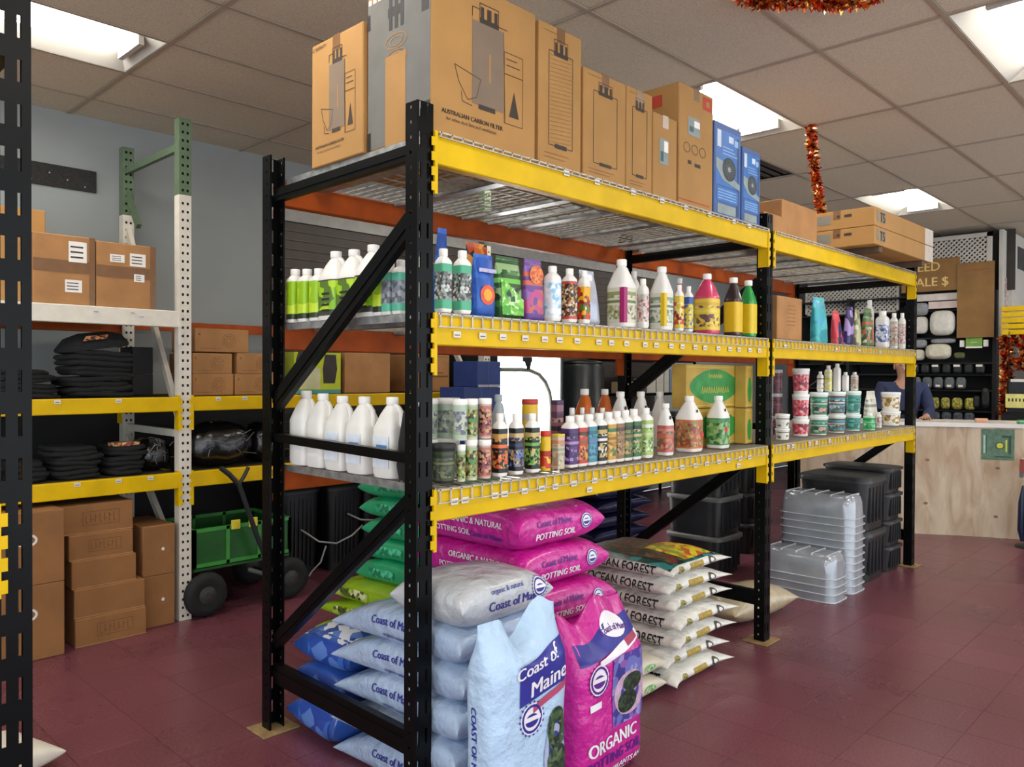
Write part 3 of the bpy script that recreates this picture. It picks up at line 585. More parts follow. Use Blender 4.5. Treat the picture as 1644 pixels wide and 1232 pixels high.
TABLE = [
('quart', 0.123, 0.979, 1.745, 0.033, 0.232, 'lime', 'lime-labelled white quart bottle beside the rear black post, leftmost on the middle shelf', 'lime labelled bottles at the open end of the middle shelf'),
('quart', 0.123, 0.884, 1.745, 0.033, 0.224, 'lime', 'second lime-labelled quart bottle from the rear black post on the middle shelf', 'lime labelled bottles at the open end of the middle shelf'),
('quart', 0.123, 0.792, 1.745, 0.033, 0.218, 'lime', 'third lime-labelled quart bottle from the rear black post, in front of a tall jug', 'lime labelled bottles at the open end of the middle shelf'),
('jug', 0.145, 0.7, 1.745, 0.062, 0.282, 'limejug', 'white gallon jug with lime and black label, first jug after the lime quart bottles', 'lime labelled bottles at the open end of the middle shelf'),
('jug', 0.145, 0.572, 1.745, 0.062, 0.276, 'limejug', 'white gallon jug with bright lime label standing second in the row of lime jugs', 'lime labelled bottles at the open end of the middle shelf'),
('jug', 0.145, 0.444, 1.745, 0.062, 0.281, 'limejug', 'white gallon jug half hidden behind the upper diagonal brace of the rack end', 'lime labelled bottles at the open end of the middle shelf'),
('quart', 0.116, 0.353, 1.745, 0.026, 0.218, 'lime', 'lime-labelled bottle just right of the upper diagonal brace on the middle shelf', 'lime labelled bottles at the open end of the middle shelf'),
('quart', 0.116, 0.299, 1.745, 0.026, 0.206, 'mint', 'mint and grey labelled quart bottle just right of the last lime bottle', None),
('quart', 0.116, 0.236, 1.745, 0.026, 0.2, 'mint', 'mint and grey labelled quart bottle touching the near black post on its left', None),
('quart', 0.165, 0.055, 1.745, 0.0255, 0.227, 'mintblk', 'white bottle with green and black label nearest the near post on the middle shelf front', 'bottles and pouches along the front of the middle shelf'),
('quart', 0.258, 0.057, 1.745, 0.027, 0.231, 'mintblk', 'white bottle with green and black label beside the blue and orange pouch', 'bottles and pouches along the front of the middle shelf'),
('pouch', 0.383, 0.08, 1.745, 0.0501, 0.234, 'blueor', 'royal blue pouch with a glowing orange sun picture on its lower half', 'bottles and pouches along the front of the middle shelf'),
('pouch', 0.529, 0.094, 1.745, 0.0643, 0.242, 'greenp', 'dark green pouch with leafy pattern and a bright green lower corner', 'bottles and pouches along the front of the middle shelf'),
('pouch', 0.662, 0.08, 1.745, 0.0503, 0.245, 'orpurp', 'purple and pink pouch with an orange fruit-like picture at its top', 'bottles and pouches along the front of the middle shelf'),
('quart', 0.76, 0.059, 1.745, 0.0294, 0.226, 'whiteblue', 'tall white bottle with pale blue splash label beside the purple pouch', 'bottles and pouches along the front of the middle shelf'),
('quart', 0.867, 0.057, 1.745, 0.0268, 0.226, 'redgold', 'white-capped bottle with black and gold label and red edge', 'bottles and pouches along the front of the middle shelf'),
('quart', 0.958, 0.052, 1.745, 0.0219, 0.226, 'flame', 'white bottle with a red and yellow flame label', 'bottles and pouches along the front of the middle shelf'),
('pouch', 1.03, 0.08, 1.745, 0.0501, 0.234, 'silver', 'leaning silver-grey foil pouch between the flame bottle and a magenta-striped jug', 'bottles and pouches along the front of the middle shelf'),
('jug', 1.27, 0.083, 1.745, 0.0528, 0.31, 'magenta', 'white gallon jug with a magenta stripe between two leafy label panels', 'bottles and pouches along the front of the middle shelf'),
('quart', 1.398, 0.053, 1.745, 0.0227, 0.231, 'pinkq', 'small white bottle with pink and grey label between the magenta and yellow striped jugs', 'bottles and pouches along the front of the middle shelf'),
('jug', 1.589, 0.076, 1.745, 0.0456, 0.308, 'yellowj', 'white gallon jug with a broad yellow stripe down its label', 'bottles and pouches along the front of the middle shelf'),
('quart', 1.704, 0.049, 1.745, 0.019, 0.228, 'redyel', 'small bottle with yellow and dark red label right of the yellow-striped jug', 'bottles and pouches along the front of the middle shelf'),
('quart', 1.791, 0.049, 1.745, 0.0193, 0.229, 'bluyel', 'small bottle with blue band and yellow label beside the pink jug', 'bottles and pouches along the front of the middle shelf'),
('jug', 2.033, 0.086, 1.745, 0.0558, 0.317, 'pinkj', 'translucent pink gallon jug with a yellow label on the middle shelf', 'bottles and pouches along the front of the middle shelf'),
('jug', 2.294, 0.074, 1.745, 0.042, 0.32, 'darkj', 'dark grey and maroon jug with a plain yellow label band', 'bottles and pouches along the front of the middle shelf'),
('jug', 2.462, 0.072, 1.745, 0.04, 0.319, 'greenj', 'green jug with a plain yellow label band, last on the near bay middle shelf', 'bottles and pouches along the front of the middle shelf'),
('pouch', 0.579, 0.32, 1.745, 0.0601, 0.327, 'orangep', 'orange-topped dark pouch peeking over the royal blue pouch', 'bottles and pouches standing behind the front row of the middle shelf'),
('pouch', 0.353, 0.295, 1.745, 0.0353, 0.358, 'bluep', 'bright blue pointed pouch standing behind the green and black labelled bottles', 'bottles and pouches standing behind the front row of the middle shelf'),
('jug', 2.086, 0.286, 1.745, 0.0264, 0.315, 'pinkj2', 'pink jug with white cap showing behind the small red and yellow bottle', 'bottles and pouches standing behind the front row of the middle shelf'),
('quart', 1.652, 0.284, 1.745, 0.0235, 0.311, 'plainw', 'plain white bottle shoulder behind the magenta-striped jug', 'bottles and pouches standing behind the front row of the middle shelf'),
('jug', 0.145, 0.925, 1.137, 0.061, 0.315, 'plainj', 'white gallon jug, leftmost of the five at the open end of the lower shelf', 'plain white jugs at the open end of the lower shelf'),
('jug', 0.145, 0.794, 1.137, 0.061, 0.306, 'plainj', 'second from left of five white jugs at the open end of the lower shelf', 'plain white jugs at the open end of the lower shelf'),
('jug', 0.145, 0.652, 1.137, 0.061, 0.299, 'blueline', 'white gallon jug, middle one of the five at the open end of the lower shelf', 'plain white jugs at the open end of the lower shelf'),
('jug', 0.145, 0.501, 1.137, 0.061, 0.3, 'blueline', 'fourth from left of five white jugs at the open end of the lower shelf', 'plain white jugs at the open end of the lower shelf'),
('jug', 0.145, 0.322, 1.137, 0.061, 0.302, 'blueline', 'white gallon jug, rightmost of the five at the open end of the lower shelf', 'plain white jugs at the open end of the lower shelf'),
('tub', 0.186, 0.073, 1.137, 0.0426, 0.14, 'camo', 'black tub with a camouflage green label beside the near post on the lower shelf', 'bottles along the front of the lower shelf'),
('jar', 0.246, 0.046, 1.137, 0.0158, 0.134, 'greentan', 'green-edged jar in the bottom row just right of the camouflage tub', 'bottles along the front of the lower shelf'),
('jar', 0.302, 0.053, 1.137, 0.023, 0.149, 'greentan', 'tan and green labelled jar with white lid in the bottom jar row, middle one', 'bottles along the front of the lower shelf'),
('jar', 0.373, 0.055, 1.137, 0.0246, 0.145, 'redtan', 'tan and pink-red labelled jar with white lid, right end of the bottom jar row', 'bottles along the front of the lower shelf'),
('quart', 0.452, 0.054, 1.137, 0.0244, 0.24, 'redblk', 'tall bottle with black, gold and orange-red label, first of three beside the jars', 'bottles along the front of the lower shelf'),
('quart', 0.543, 0.054, 1.137, 0.0239, 0.237, 'bluesk', 'tall bottle with black, gold and blue label, middle of three beside the jars', 'bottles along the front of the lower shelf'),
('quart', 0.637, 0.054, 1.137, 0.0245, 0.234, 'greensk', 'tall bottle with black, gold and green label, third of three beside the jars', 'bottles along the front of the lower shelf'),
('jar', 0.715, 0.052, 1.137, 0.0215, 0.161, 'yelred', 'yellow jar with red lid and a dark red band at the shelf front', 'bottles along the front of the lower shelf'),
('carton', 0.794, 0.051, 1.137, 0.021, 0.144, 'tanbox', 'small tan box with a yellow lid right of the yellow jar', 'bottles along the front of the lower shelf'),
('quart', 0.878, 0.06, 1.137, 0.0305, 0.215, 'purple', 'purple labelled quart bottle, first of the long row of white-capped quarts', 'bottles along the front of the lower shelf'),
('quart', 0.941, 0.06, 1.137, 0.0305, 0.217, 'redgold2', 'red and gold labelled quart bottle right of the purple one', 'bottles along the front of the lower shelf'),
('quart', 1.006, 0.06, 1.137, 0.0305, 0.219, 'teal', 'blue-teal labelled quart bottle, third of the white-capped quarts', 'bottles along the front of the lower shelf'),
('quart', 1.077, 0.06, 1.137, 0.0305, 0.221, 'blackwh', 'black, white and gold labelled quart bottle right of the teal one', 'bottles along the front of the lower shelf'),
('quart', 1.145, 0.06, 1.137, 0.0305, 0.224, 'goldgrn', 'golden labelled quart bottle with a green centre', 'bottles along the front of the lower shelf'),
('quart', 1.207, 0.06, 1.137, 0.0305, 0.226, 'brown', 'brown and tan labelled quart bottle right of the golden one', 'bottles along the front of the lower shelf'),
('quart', 1.27, 0.06, 1.137, 0.0305, 0.229, 'camo1', 'dark camouflage-green labelled quart bottle right of the brown one', 'bottles along the front of the lower shelf'),
('quart', 1.339, 0.06, 1.137, 0.0305, 0.232, 'camo2', 'second camouflage-green labelled quart bottle, beside the pale green one', 'bottles along the front of the lower shelf'),
('quart', 1.435, 0.06, 1.137, 0.0305, 0.234, 'palegrn', 'pale green and white labelled quart bottle, last of the quart row', 'bottles along the front of the lower shelf'),
('jug', 1.611, 0.063, 1.137, 0.0328, 0.251, 'pinkred', 'white jug with pink-red label, first of three big jugs near the middle post', 'bottles along the front of the lower shelf'),
('jug', 1.867, 0.087, 1.137, 0.0567, 0.283, 'orgrn', 'white gallon jug with orange-brown and green label and a red dot', 'bottles along the front of the lower shelf'),
('jug', 2.15, 0.08, 1.137, 0.0504, 0.279, 'grnred', 'white gallon jug with green label and round red fruit mark, nearest the cartons', 'bottles along the front of the lower shelf'),
('quart', 1.047, 0.189, 1.137, 0.0195, 0.241, 'greyw', 'white-capped quart bottle in second row behind the purple one', 'second row on the lower shelf'),
('quart', 1.117, 0.186, 1.137, 0.0162, 0.24, 'greyw', 'white-capped quart bottle in second row behind the red and gold one', 'second row on the lower shelf'),
('quart', 1.19, 0.186, 1.137, 0.0165, 0.238, 'greyw', 'white-capped quart bottle in second row behind the teal one', 'second row on the lower shelf'),
('quart', 1.269, 0.188, 1.137, 0.0179, 0.235, 'greyw', 'white-capped quart bottle in second row behind the black and white one', 'second row on the lower shelf'),
('jug', 1.616, 0.339, 1.137, 0.0394, 0.304, 'logoj', 'white jug with a small black round logo, behind the golden quart bottle', 'white jugs with round logos'),
('jug', 1.797, 0.338, 1.137, 0.0381, 0.302, 'logoj', 'white jug with a small black round logo, behind the camouflage quart bottles', 'white jugs with round logos'),
('jug', 1.978, 0.337, 1.137, 0.0366, 0.3, 'logoj', 'white jug with a small black round logo, behind the pale green quart bottle', 'white jugs with round logos'),
('jug', 1.474, 0.46, 1.137, 0.0404, 0.317, 'orangej', 'orange jug with pale cap rising behind the purple quart bottle', 'orange jugs in the back row'),
('jug', 1.637, 0.455, 1.137, 0.0353, 0.315, 'orangej', 'orange jug with pale cap rising behind the teal quart bottle', 'orange jugs in the back row'),
('jug', 0.569, 0.178, 1.137, 0.0281, 0.308, 'greyj', 'translucent grey jug showing above the orange-red labelled tall bottle', 'items behind the tall bottles'),
('jar', 0.763, 0.184, 1.137, 0.0342, 0.286, 'yelred2', 'big yellow tub with red lid behind the green labelled tall bottle', 'items behind the tall bottles'),
('carton', 0.927, 0.172, 1.137, 0.0221, 0.278, 'purpbox', 'purple and pink printed box standing behind the tan box with the yellow lid', 'items behind the tall bottles'),
('pouch', 3.563, 0.129, 1.745, 0.089, 0.307, 'tealp', 'shiny teal pouch with an aqua top right of the plain carton', 'goods on the middle shelf of the far bay'),
('pouch', 3.766, 0.091, 1.745, 0.0508, 0.225, 'rednavy', 'red and navy pouch leaning beside the teal pouch', 'goods on the middle shelf of the far bay'),
('pouch', 3.966, 0.089, 1.745, 0.0494, 0.272, 'purple', 'purple and lilac pouch in the middle of the far bay middle shelf', 'goods on the middle shelf of the far bay'),
('pouch', 4.1, 0.079, 1.745, 0.0391, 0.254, 'olive', 'olive and cream pouch behind the leafy green pouch', 'goods on the middle shelf of the far bay'),
('pouch', 4.389, 0.11, 1.745, 0.0697, 0.287, 'greenred', 'leafy green pouch with a red flower near its bottom', 'goods on the middle shelf of the far bay'),
('quart', 4.623, 0.083, 1.745, 0.0429, 0.277, 'whitebl', 'white bottle with a blue panelled label on the far bay middle shelf', 'goods on the middle shelf of the far bay'),
('quart', 4.825, 0.066, 1.745, 0.0259, 0.274, 'greyprint', 'grey printed bottle right of the white and blue bottle', 'goods on the middle shelf of the far bay'),
('quart', 5.0, 0.062, 1.745, 0.0224, 0.284, 'pinkq', 'small pale bottle with pink print near the far post', 'goods on the middle shelf of the far bay'),
('quart', 5.152, 0.059, 1.745, 0.0186, 0.282, 'lilac', 'small lilac bottle touching the far post on the middle shelf', 'goods on the middle shelf of the far bay'),
('quart', 5.041, 0.329, 1.745, 0.0295, 0.407, 'plainw', 'plain white bottle behind the leafy green pouch', 'pale bottles at the back of the far bay'),
('tub', 2.929, 0.082, 1.137, 0.0418, 0.068, 'whtub', 'small white tub at the bottom beside the middle post', 'small white tubs'),
('tub', 2.929, 0.082, 1.206, 0.0418, 0.087, 'whtub', 'small white tub stacked on another beside the middle post', 'small white tubs'),
('tub', 3.299, 0.133, 1.137, 0.0525, 0.109, 'pinktub', 'white bucket with pink-red label, bottom of the stack of three', 'pink labelled buckets'),
('tub', 3.299, 0.133, 1.247, 0.0525, 0.161, 'pinktub', 'white bucket with pink-red label, middle of the stack of three', 'pink labelled buckets'),
('tub', 3.299, 0.133, 1.409, 0.0525, 0.165, 'pinktub', 'white bucket with pink-red label, top of the stack of three', 'pink labelled buckets'),
('tub', 3.499, 0.098, 1.137, 0.0579, 0.124, 'tealtub', 'teal labelled bucket with tan picture, lower of the pair beside the pink-labelled buckets', 'teal labelled buckets'),
('tub', 3.499, 0.098, 1.262, 0.0579, 0.156, 'tealtub', 'teal labelled bucket with tan picture, upper of the pair beside the pink-labelled buckets', 'teal labelled buckets'),
('tub', 3.795, 0.098, 1.137, 0.0581, 0.122, 'tealtub2', 'teal and brown bucket in the middle of the teal row, lower one', 'teal labelled buckets'),
('tub', 3.795, 0.098, 1.26, 0.0581, 0.159, 'tealtub2', 'teal and brown bucket in the middle of the teal row, upper one', 'teal labelled buckets'),
('tub', 4.08, 0.094, 1.137, 0.0535, 0.117, 'tealtub3', 'blue-green bucket at the right end of the teal row, lower one', 'teal labelled buckets'),
('tub', 4.08, 0.094, 1.255, 0.0535, 0.165, 'tealtub3', 'blue-green bucket at the right end of the teal row, upper one', 'teal labelled buckets'),
('tub', 4.907, 0.112, 1.137, 0.0716, 0.114, 'goldtub', 'white tub with gold label near the far post, lower one', 'gold labelled tubs'),
('tub', 4.907, 0.112, 1.252, 0.0716, 0.148, 'goldtub', 'white tub with gold label near the far post, upper one', 'gold labelled tubs'),
('jar', 3.277, 0.283, 1.137, 0.0329, 0.124, 'darkjar', 'dark red jar in the bottom row beside the middle post', 'dark jars'),
('jar', 3.277, 0.283, 1.262, 0.0329, 0.147, 'darkjar', 'dark red jar in the middle row beside the middle post', 'dark jars'),
('jar', 3.277, 0.283, 1.41, 0.0329, 0.156, 'darkjar', 'dark red jar in the top row beside the middle post', 'dark jars'),
('pouch', 4.501, 0.123, 1.137, 0.0825, 0.277, 'cream', 'cream speckled bag right of the teal buckets on the far bay lower shelf', None),
('quart', 4.222, 0.032, 1.137, 0.0369, 0.119, 'greenball', 'short bottle with a round green mark in front of the cream speckled bag', None),
('quart', 4.518, 0.067, 1.137, 0.0173, 0.118, 'pinkq', 'slim pink and white bottle beside the gold-label tubs', None),
('quart', 3.493, 0.087, 1.422, 0.0169, 0.133, 'whtub', 'small pale bottle on top of the teal buckets, first from the left', 'small bottles on the bucket lids'),
('quart', 3.634, 0.091, 1.422, 0.0207, 0.175, 'yelw', 'small pale bottle on top of the teal buckets, second from the left', 'small bottles on the bucket lids'),
('quart', 3.783, 0.091, 1.422, 0.0211, 0.19, 'plainw', 'small pale bottle on top of the teal buckets, third from the left', 'small bottles on the bucket lids'),
('quart', 3.928, 0.09, 1.422, 0.0197, 0.131, 'plainw', 'small pale bottle on top of the teal buckets, fourth from the left', 'small bottles on the bucket lids'),
('quart', 4.099, 0.092, 1.422, 0.022, 0.132, 'greyprint', 'small pale bottle on top of the teal buckets, fifth from the left', 'small bottles on the bucket lids'),
]
for (kind, x, y, z, r, h, st, lb, grp) in TABLE:
    item(kind, x, y, z, r, h, 'purple2' if (st == 'purple' and kind == 'pouch') else st, lb, grp)
g = 'jars with white lids beside the near post'
for x, st, lb in ((.246, 'greytan', 'pale green and grey jar, left one of the upper jar row behind the black tub'), (.302, 'greentan', 'tan and green labelled jar in the upper jar row, middle one'), (.373, 'redtan', 'tan and pink-red labelled jar in the upper jar row, right end')):
    item('jar', x, .053, 1.2865, .0245 if x > .25 else .027, .150, st, lb, g)
for x, y, lb in ((.20, .19, 'pale green and grey jar behind the camouflage tub, bottom one'), (.30, .18, 'pale green and grey jar behind the middle of the jar rows, bottom one')):
    item('jar', x, y, 1.137, .045, .148, 'greytan', lb, g); item('jar', x, y, 1.2865, .045, .150, 'greytan', lb.replace('bottom', 'top'), g)
# black folded cloth bag slumped behind the near post on the lower shelf
m = MB(); rg = []
for k, (a, b_, z) in enumerate([(.052, .05, 0), (.058, .056, .05), (.055, .055, .14), (.050, .05, .20), (.038, .040, .245), (.018, .02, .268)]): rg.append([(p[0]+.004*math.sin(7*i+k), p[1]+.004*math.cos(5*i+2*k), p[2]+.004*math.sin(3*i)) for i, p in enumerate(se(a, b_, z, 20, .7))])
o = m.loft(rg).build('cloth_bag', mat('#191a1b', .85, 0, .3, 20, .3, 40), None, (.135, .175, 1.138)); tag(o, 'slumped black cloth bag on the lower shelf behind the near post', 'bag')
def quad_on(m, face, u0, u1, v0, v1, P, off=.0012, mi=0):
    """P = (x0,x1,y0,y1,z0,z1); face 'f' = -Y side (u along X), 'l' = -X side (u from back to front, as read)"""
    x0, x1, y0, y1, z0, z1 = P
    if face == 'f': m.add([(x0+u*(x1-x0), y0-off, z0+v*(z1-z0)) for u, v in ((u0, v0), (u1, v0), (u1, v1), (u0, v1))], [(0, 1, 2, 3)], mi)
    else: m.add([(x0-off, y1+u*(y0-y1), z0+v*(z1-z0)) for u, v in ((u0, v0), (u1, v0), (u1, v1), (u0, v1))], [(0, 1, 2, 3)], mi)
def pt_on(face, u, v, P, off=.0012):
    x0, x1, y0, y1, z0, z1 = P
    return (x0+u*(x1-x0), y0-off, z0+v*(z1-z0)) if face == 'f' else (x0-off, y1+u*(y0-y1), z0+v*(z1-z0))
def line_on(m, face, pts, P, w=.003, mi=0, off=.0014):
    for (a, b_) in zip(pts[:-1], pts[1:]):
        p, q = Vector(pt_on(face, *a, P, off)), Vector(pt_on(face, *b_, P, off)); d = (q-p)
        if d.length < 1e-6: continue
        d.normalize(); n = Vector((0, -1, 0)) if face == 'f' else Vector((-1, 0, 0)); s_ = d.cross(n)*w/2
        m.add([p-s_, q-s_, q+s_, p+s_], [(0, 1, 2, 3)], mi)
def rect_on(m, face, u0, u1, v0, v1, P, w=.003, mi=0): line_on(m, face, [(u0, v0), (u1, v0), (u1, v1), (u0, v1), (u0, v0)], P, w, mi)
def txt_on(m, face, t, size, u, v, P, mi=0, off=.0014, bold=0, sx=1):
    text_on(m, t, size, pt_on(face, u, v, P, off), (1, 0, 0) if face == 'f' else (0, -1, 0), (0, 0, 1), mi, bold, sx)
# green and gold printed cases at the right end of the lower shelf
CASE = mat('#bf9d45', .6, 0, .14, 8); CG = mat('#2f8f3f', .5, 0, .2, 14); CY = mat('#c8c04a', .6)
def ell(m, cx, cz, a, b_, y, mi, n=28, wob=0): m.add([(cx+a*math.cos(2*math.pi*k/n)*(1+wob*math.cos(4*math.pi*k/n)), y, cz+b_*math.sin(2*math.pi*k/n)*(1-wob*math.cos(4*math.pi*k/n))) for k in range(n)], [tuple(range(n))], mi)
for (x0, x1, z0, z1, lb, big) in ((1.94, 2.535, 1.349, 1.585, 'green and gold printed case with curly lettering, upper wide one behind the big jugs', 1), (2.02, 2.535, 1.139, 1.345, 'green and gold printed case, lower wide one under the lettered case', 0),
                                (2.455, 2.537, 1.345, 1.585, 'slim gold case with a green oval, upper one touching the middle post', 2), (2.455, 2.537, 1.139, 1.340, 'slim gold case with a green oval, lower one touching the middle post', 2)):
    T = thing('printed_case', lb, 'box', (0, 0, 0), 0, 'green and gold cases'); y0 = .150 if big != 2 else .078
    MB().cbox(x0, x1, y0, y0+(.09 if big != 2 else .07), z0, z1, .003).build('case_body', CASE, T)
    m = MB(); cx, cz = (x0+x1)/2, (z0+z1)/2; w, h = x1-x0, z1-z0
    m.box(x0+.012, x1-.012, y0-.001, y0, z0+.012, z0+.016, 1).box(x0+.012, x1-.012, y0-.001, y0, z1-.016, z1-.012, 1)
    if big == 2: ell(m, cx, cz-.02, w*.27, h*.30, y0-.0012, 0)
    else: ell(m, cx, cz, w*.42, h*.38, y0-.0012, 0, wob=.06 if big else 0)
    if big == 1:
        for (n_, zc, hh, half) in ((8, cz+h*.24, .020, .075), (12, cz-h*.08, .034, .150)):   # two lines of curly script, too soft in the photo to read
            for k in range(n_):
                u = cx-half+2*half*(k+.5)/n_; q = hh*(1 if k % 3 else 1.3)
                line_on(m, 'f', [((u-.008-x0)/w, (zc-q/2-z0)/h), ((u-x0)/w, (zc+q/2-z0)/h), ((u+.006-x0)/w, (zc-q*.2-z0)/h), ((u+.011-x0)/w, (zc-q/2-z0)/h)], (x0, x1, y0, y0+.25, z0, z1), .0045, 1, .0022)
    m.build('printed_emblem', [CG, CY], T)
# ------------------------------------------------------------------ cartons
def carton(P, label, grp=None, mt=KRAFT, tape=True, name='carton', faces='fl', cat='box'):
    x0, x1, y0, y1, z0, z1 = P
    T = thing(name, label, cat, ((x0+x1)/2, (y0+y1)/2, z0), 0, grp)
    cx, cy = (x0+x1)/2, (y0+y1)/2
    Q = (x0-cx, x1-cx, y0-cy, y1-cy, 0, z1-z0)
    MB().cbox(*Q, .004).build('body', mt, T)
    if tape:
        m = MB()
        w = min(.025, (x1-x0)*.2)
        if (x1-x0) > (y1-y0): m.box(Q[0]-.0008, Q[1]+.0008, -w, w, Q[5], Q[5]+.0008); m.box(Q[0]-.0008, Q[0], -w, w, Q[5]-.06, Q[5]).box(Q[1], Q[1]+.0008, -w, w, Q[5]-.06, Q[5])
        else: m.box(-w, w, Q[2]-.0008, Q[3]+.0008, Q[5], Q[5]+.0008); m.box(-w, w, Q[2]-.0008, Q[2], Q[5]-.06, Q[5])
        m.build('tape', TAPE, T)
    return T, Q
def filter_print(T, Q, f, big=True, hatch=False):
    """line drawing of a cylindrical filter printed on the face"""
    m = MB()
    if big:
        quad_on(m, f, .36, .66, .26, .78, Q, mi=1)
        for a, b_ in ((.44, .47), (.50, .54), (.57, .60)): quad_on(m, f, a, b_, .80, .88, Q, mi=0)
        quad_on(m, f, .43, .61, .78, .81, Q, .0016); rect_on(m, f, .43, .61, .78, .90, Q, .003)
        quad_on(m, f, .42, .58, .235, .265, Q, .0016)
        line_on(m, f, [(.36, .80), (.36, .86), (.43, .86)], Q); line_on(m, f, [(.61, .80), (.70, .80)], Q); line_on(m, f, [(.66, .78), (.68, .20)], Q, .002)
        line_on(m, f, [(.20, .46), (.24, .36), (.32, .27), (.40, .30), (.44, .42), (.20, .46)], Q, .0025); line_on(m, f, [(.26, .31), (.27, .25), (.36, .24)], Q, .0025)
        quad_on(m, f, .52, .535, .42, .60, Q, .0016, 2)
        rect_on(m, f, .67, .86, .20, .52, Q, .002); rect_on(m, f, .67, .86, .52, .66, Q, .002)
        m.add([pt_on(f, .72, .25, Q), pt_on(f, .82, .25, Q), pt_on(f, .77, .42, Q)], [(0, 1, 2)])
        line_on(m, f, [(.69, .58), (.83, .58)], Q, .003); line_on(m, f, [(.69, .62), (.80, .62)], Q, .003)
        ww = (Q[1]-Q[0]) if f == 'f' else (Q[3]-Q[2]); txt_on(m, f, 'AUSTRALIAN CARBON FILTER', .042*ww, .37, .155, Q, 0, bold=.0006); txt_on(m, f, 'for inline duct fans and ventilation', .034*ww, .36, .115, Q)
        txt_on(m, f, 'AC INFINITY', .02, .15, .955, Q)
    else:
        rect_on(m, f, .22, .78, .16, .82, Q, .003)
        if hatch:
            for k in range(22):
                v = .18+k*.029; line_on(m, f, [(.24, v), (.76, v+.02)], Q, .0016, 3)
        for a, b_ in ((.36, .42), (.47, .55), (.60, .64)): quad_on(m, f, a, b_, .82, .89, Q, .0016)
        quad_on(m, f, .34, .66, .795, .825, Q, .0018); rect_on(m, f, .34, .66, .80, .91, Q, .0025)
        quad_on(m, f, .36, .64, .145, .175, Q, .0018)
        line_on(m, f, [(.12, .10), (.70, .10)], Q, .003, 4); line_on(m, f, [(.12, .07), (.60, .07)], Q, .003, 4); line_on(m, f, [(.10, .95), (.4, .95)], Q, .003, 4)
    m.build('printed_drawing', [INK, GREYINK, KRAFT, mat('#8d6c48', .8), mat('#93633f', .8)], T)
ZT = 2.3625
T, Q = carton((.085, .62, .03, .40, ZT, 2.945), 'largest tan carton with filter drawing and dark grey side, at the rack top front corner', 'filter cartons on the rack top'); filter_print(T, Q, 'f')
SIDE = mat('#6d6b66', .75, 0, .08)
m = MB(); quad_on(m, 'l', .01, .99, .01, .94, Q, .0010, 0)
quad_on(m, 'l', .30, .62, .0, .56, Q, .0018, 1); quad_on(m, 'l', .34, .58, .80, .86, Q, .0018, 3)
for a in (.36, .45, .54): quad_on(m, 'l', a, a+.05, .72, .92, Q, .0020, 3)
for (cv, n) in ((.64, 20), (.54, 20)):
    for rr in (1, .6): line_on(m, 'l', [(.47+.17*rr*math.cos(2*math.pi*k/n), cv+.045*rr*math.sin(2*math.pi*k/n)) for k in range(n+1)], Q, .003, 1, .0024)
quad_on(m, 'l', .86, .97, .74, .88, Q, .0018, 3); quad_on(m, 'l', .88, .99, .0, .20, Q, .0018, 3); quad_on(m, 'l', 0, .06, .0, .12, Q, .0018, 2); quad_on(m, 'l', 0, .05, .78, .88, Q, .0018, 2)
for k in range(12): quad_on(m, 'l', .02+k*.08, .07+k*.08, .94, .97+.02*(k % 2), Q, .0018, 4)
m.build('grey_side_print', [SIDE, KRAFT, INKB, mat('#2e2c2a', .7), WHITE], T, label='dark grey printed side panel')
T, Q = carton((.10, .60, .41, .765, ZT, 2.86), 'tan carton with filter drawing facing the open end, hanging over the rack end', 'filter cartons on the rack top'); T.location.x -= .03
filter_print(T, Q, 'l')
spec = [((.640, .905, .03, .42, ZT, 2.935), 'tall tan carton with a hatched cylinder drawing, second from the front corner', True), ((.922, 1.222, .03, .40, ZT, 2.83), 'tan carton with a plain cylinder outline right of a dark gap', False),
        ((1.228, 1.432, .03, .40, ZT, 2.832), 'narrower tan carton with a faint cylinder outline', False)]
for P, lb, hatch in spec:
    T, Q = carton(P, lb, 'filter cartons on the rack top'); filter_print(T, Q, 'f', False, hatch)
def fan_label(T, Q, u0, u1, v0, v1):
    m = MB(); quad_on(m, 'f', u0, u1, v0, v1, Q, .0012, 0); quad_on(m, 'f', (u0+u1)/2, u1-.01, (v0+v1)/2, v1-.02, Q, .0018, 1); quad_on(m, 'f', u0+.04, u0+(u1-u0)*.45, v0+.03, (v0+v1)/2, Q, .0018, 2); m.build('paper_label', [mat('#87928e', .6), WHITE, mat('#3d5a5e', .6)], T)
T, Q = carton((1.44, 1.645, .03, .30, ZT, 2.765), 'small plain tan carton with a grey and white paper label, lowest of the row'); fan_label(T, Q, .25, .62, .42, .72)
T, Q = carton((1.662, 1.985, .03, .42, ZT, 2.965), 'tall tan carton with red corner marks and a small paper label beside the blue boxes')
fan_label(T, Q, .25, .60, .60, .75)
m = MB(); RM = mat('#b8412c', .7)
quad_on(m, 'f', .68, .95, .86, .97, Q, mi=0); quad_on(m, 'f', .78, .88, .89, .94, Q, .0018, 1); quad_on(m, 'l', .1, .35, .80, .95, Q, mi=0); quad_on(m, 'l', .5, .75, .83, .93, Q, mi=0)
for k in range(3): n = 14; c = .22+.23*k; line_on(m, 'f', [(c+.09*math.cos(2*math.pi*i/n), .49+.04*math.sin(2*math.pi*i/n)) for i in range(n+1)], Q, .003, 2)
quad_on(m, 'f', .25, .35, .36, .39, Q, mi=2); quad_on(m, 'f', .45, .62, .35, .38, Q, mi=2); quad_on(m, 'f', .0, .9, .05, .06, Q, mi=0)
m.build('printed_marks', [RM, KRAFT, INK], T)
BB = mat('#3b5c96', .5, 0, .08); BL = [mat('#2f6fb8', .4, 0, .2, 10), mat('#8fb4d8', .5), mat('#2b3338', .6), mat('#8e9a98', .6), mat('#c9d6e4', .5), mat('#24406e', .5)]
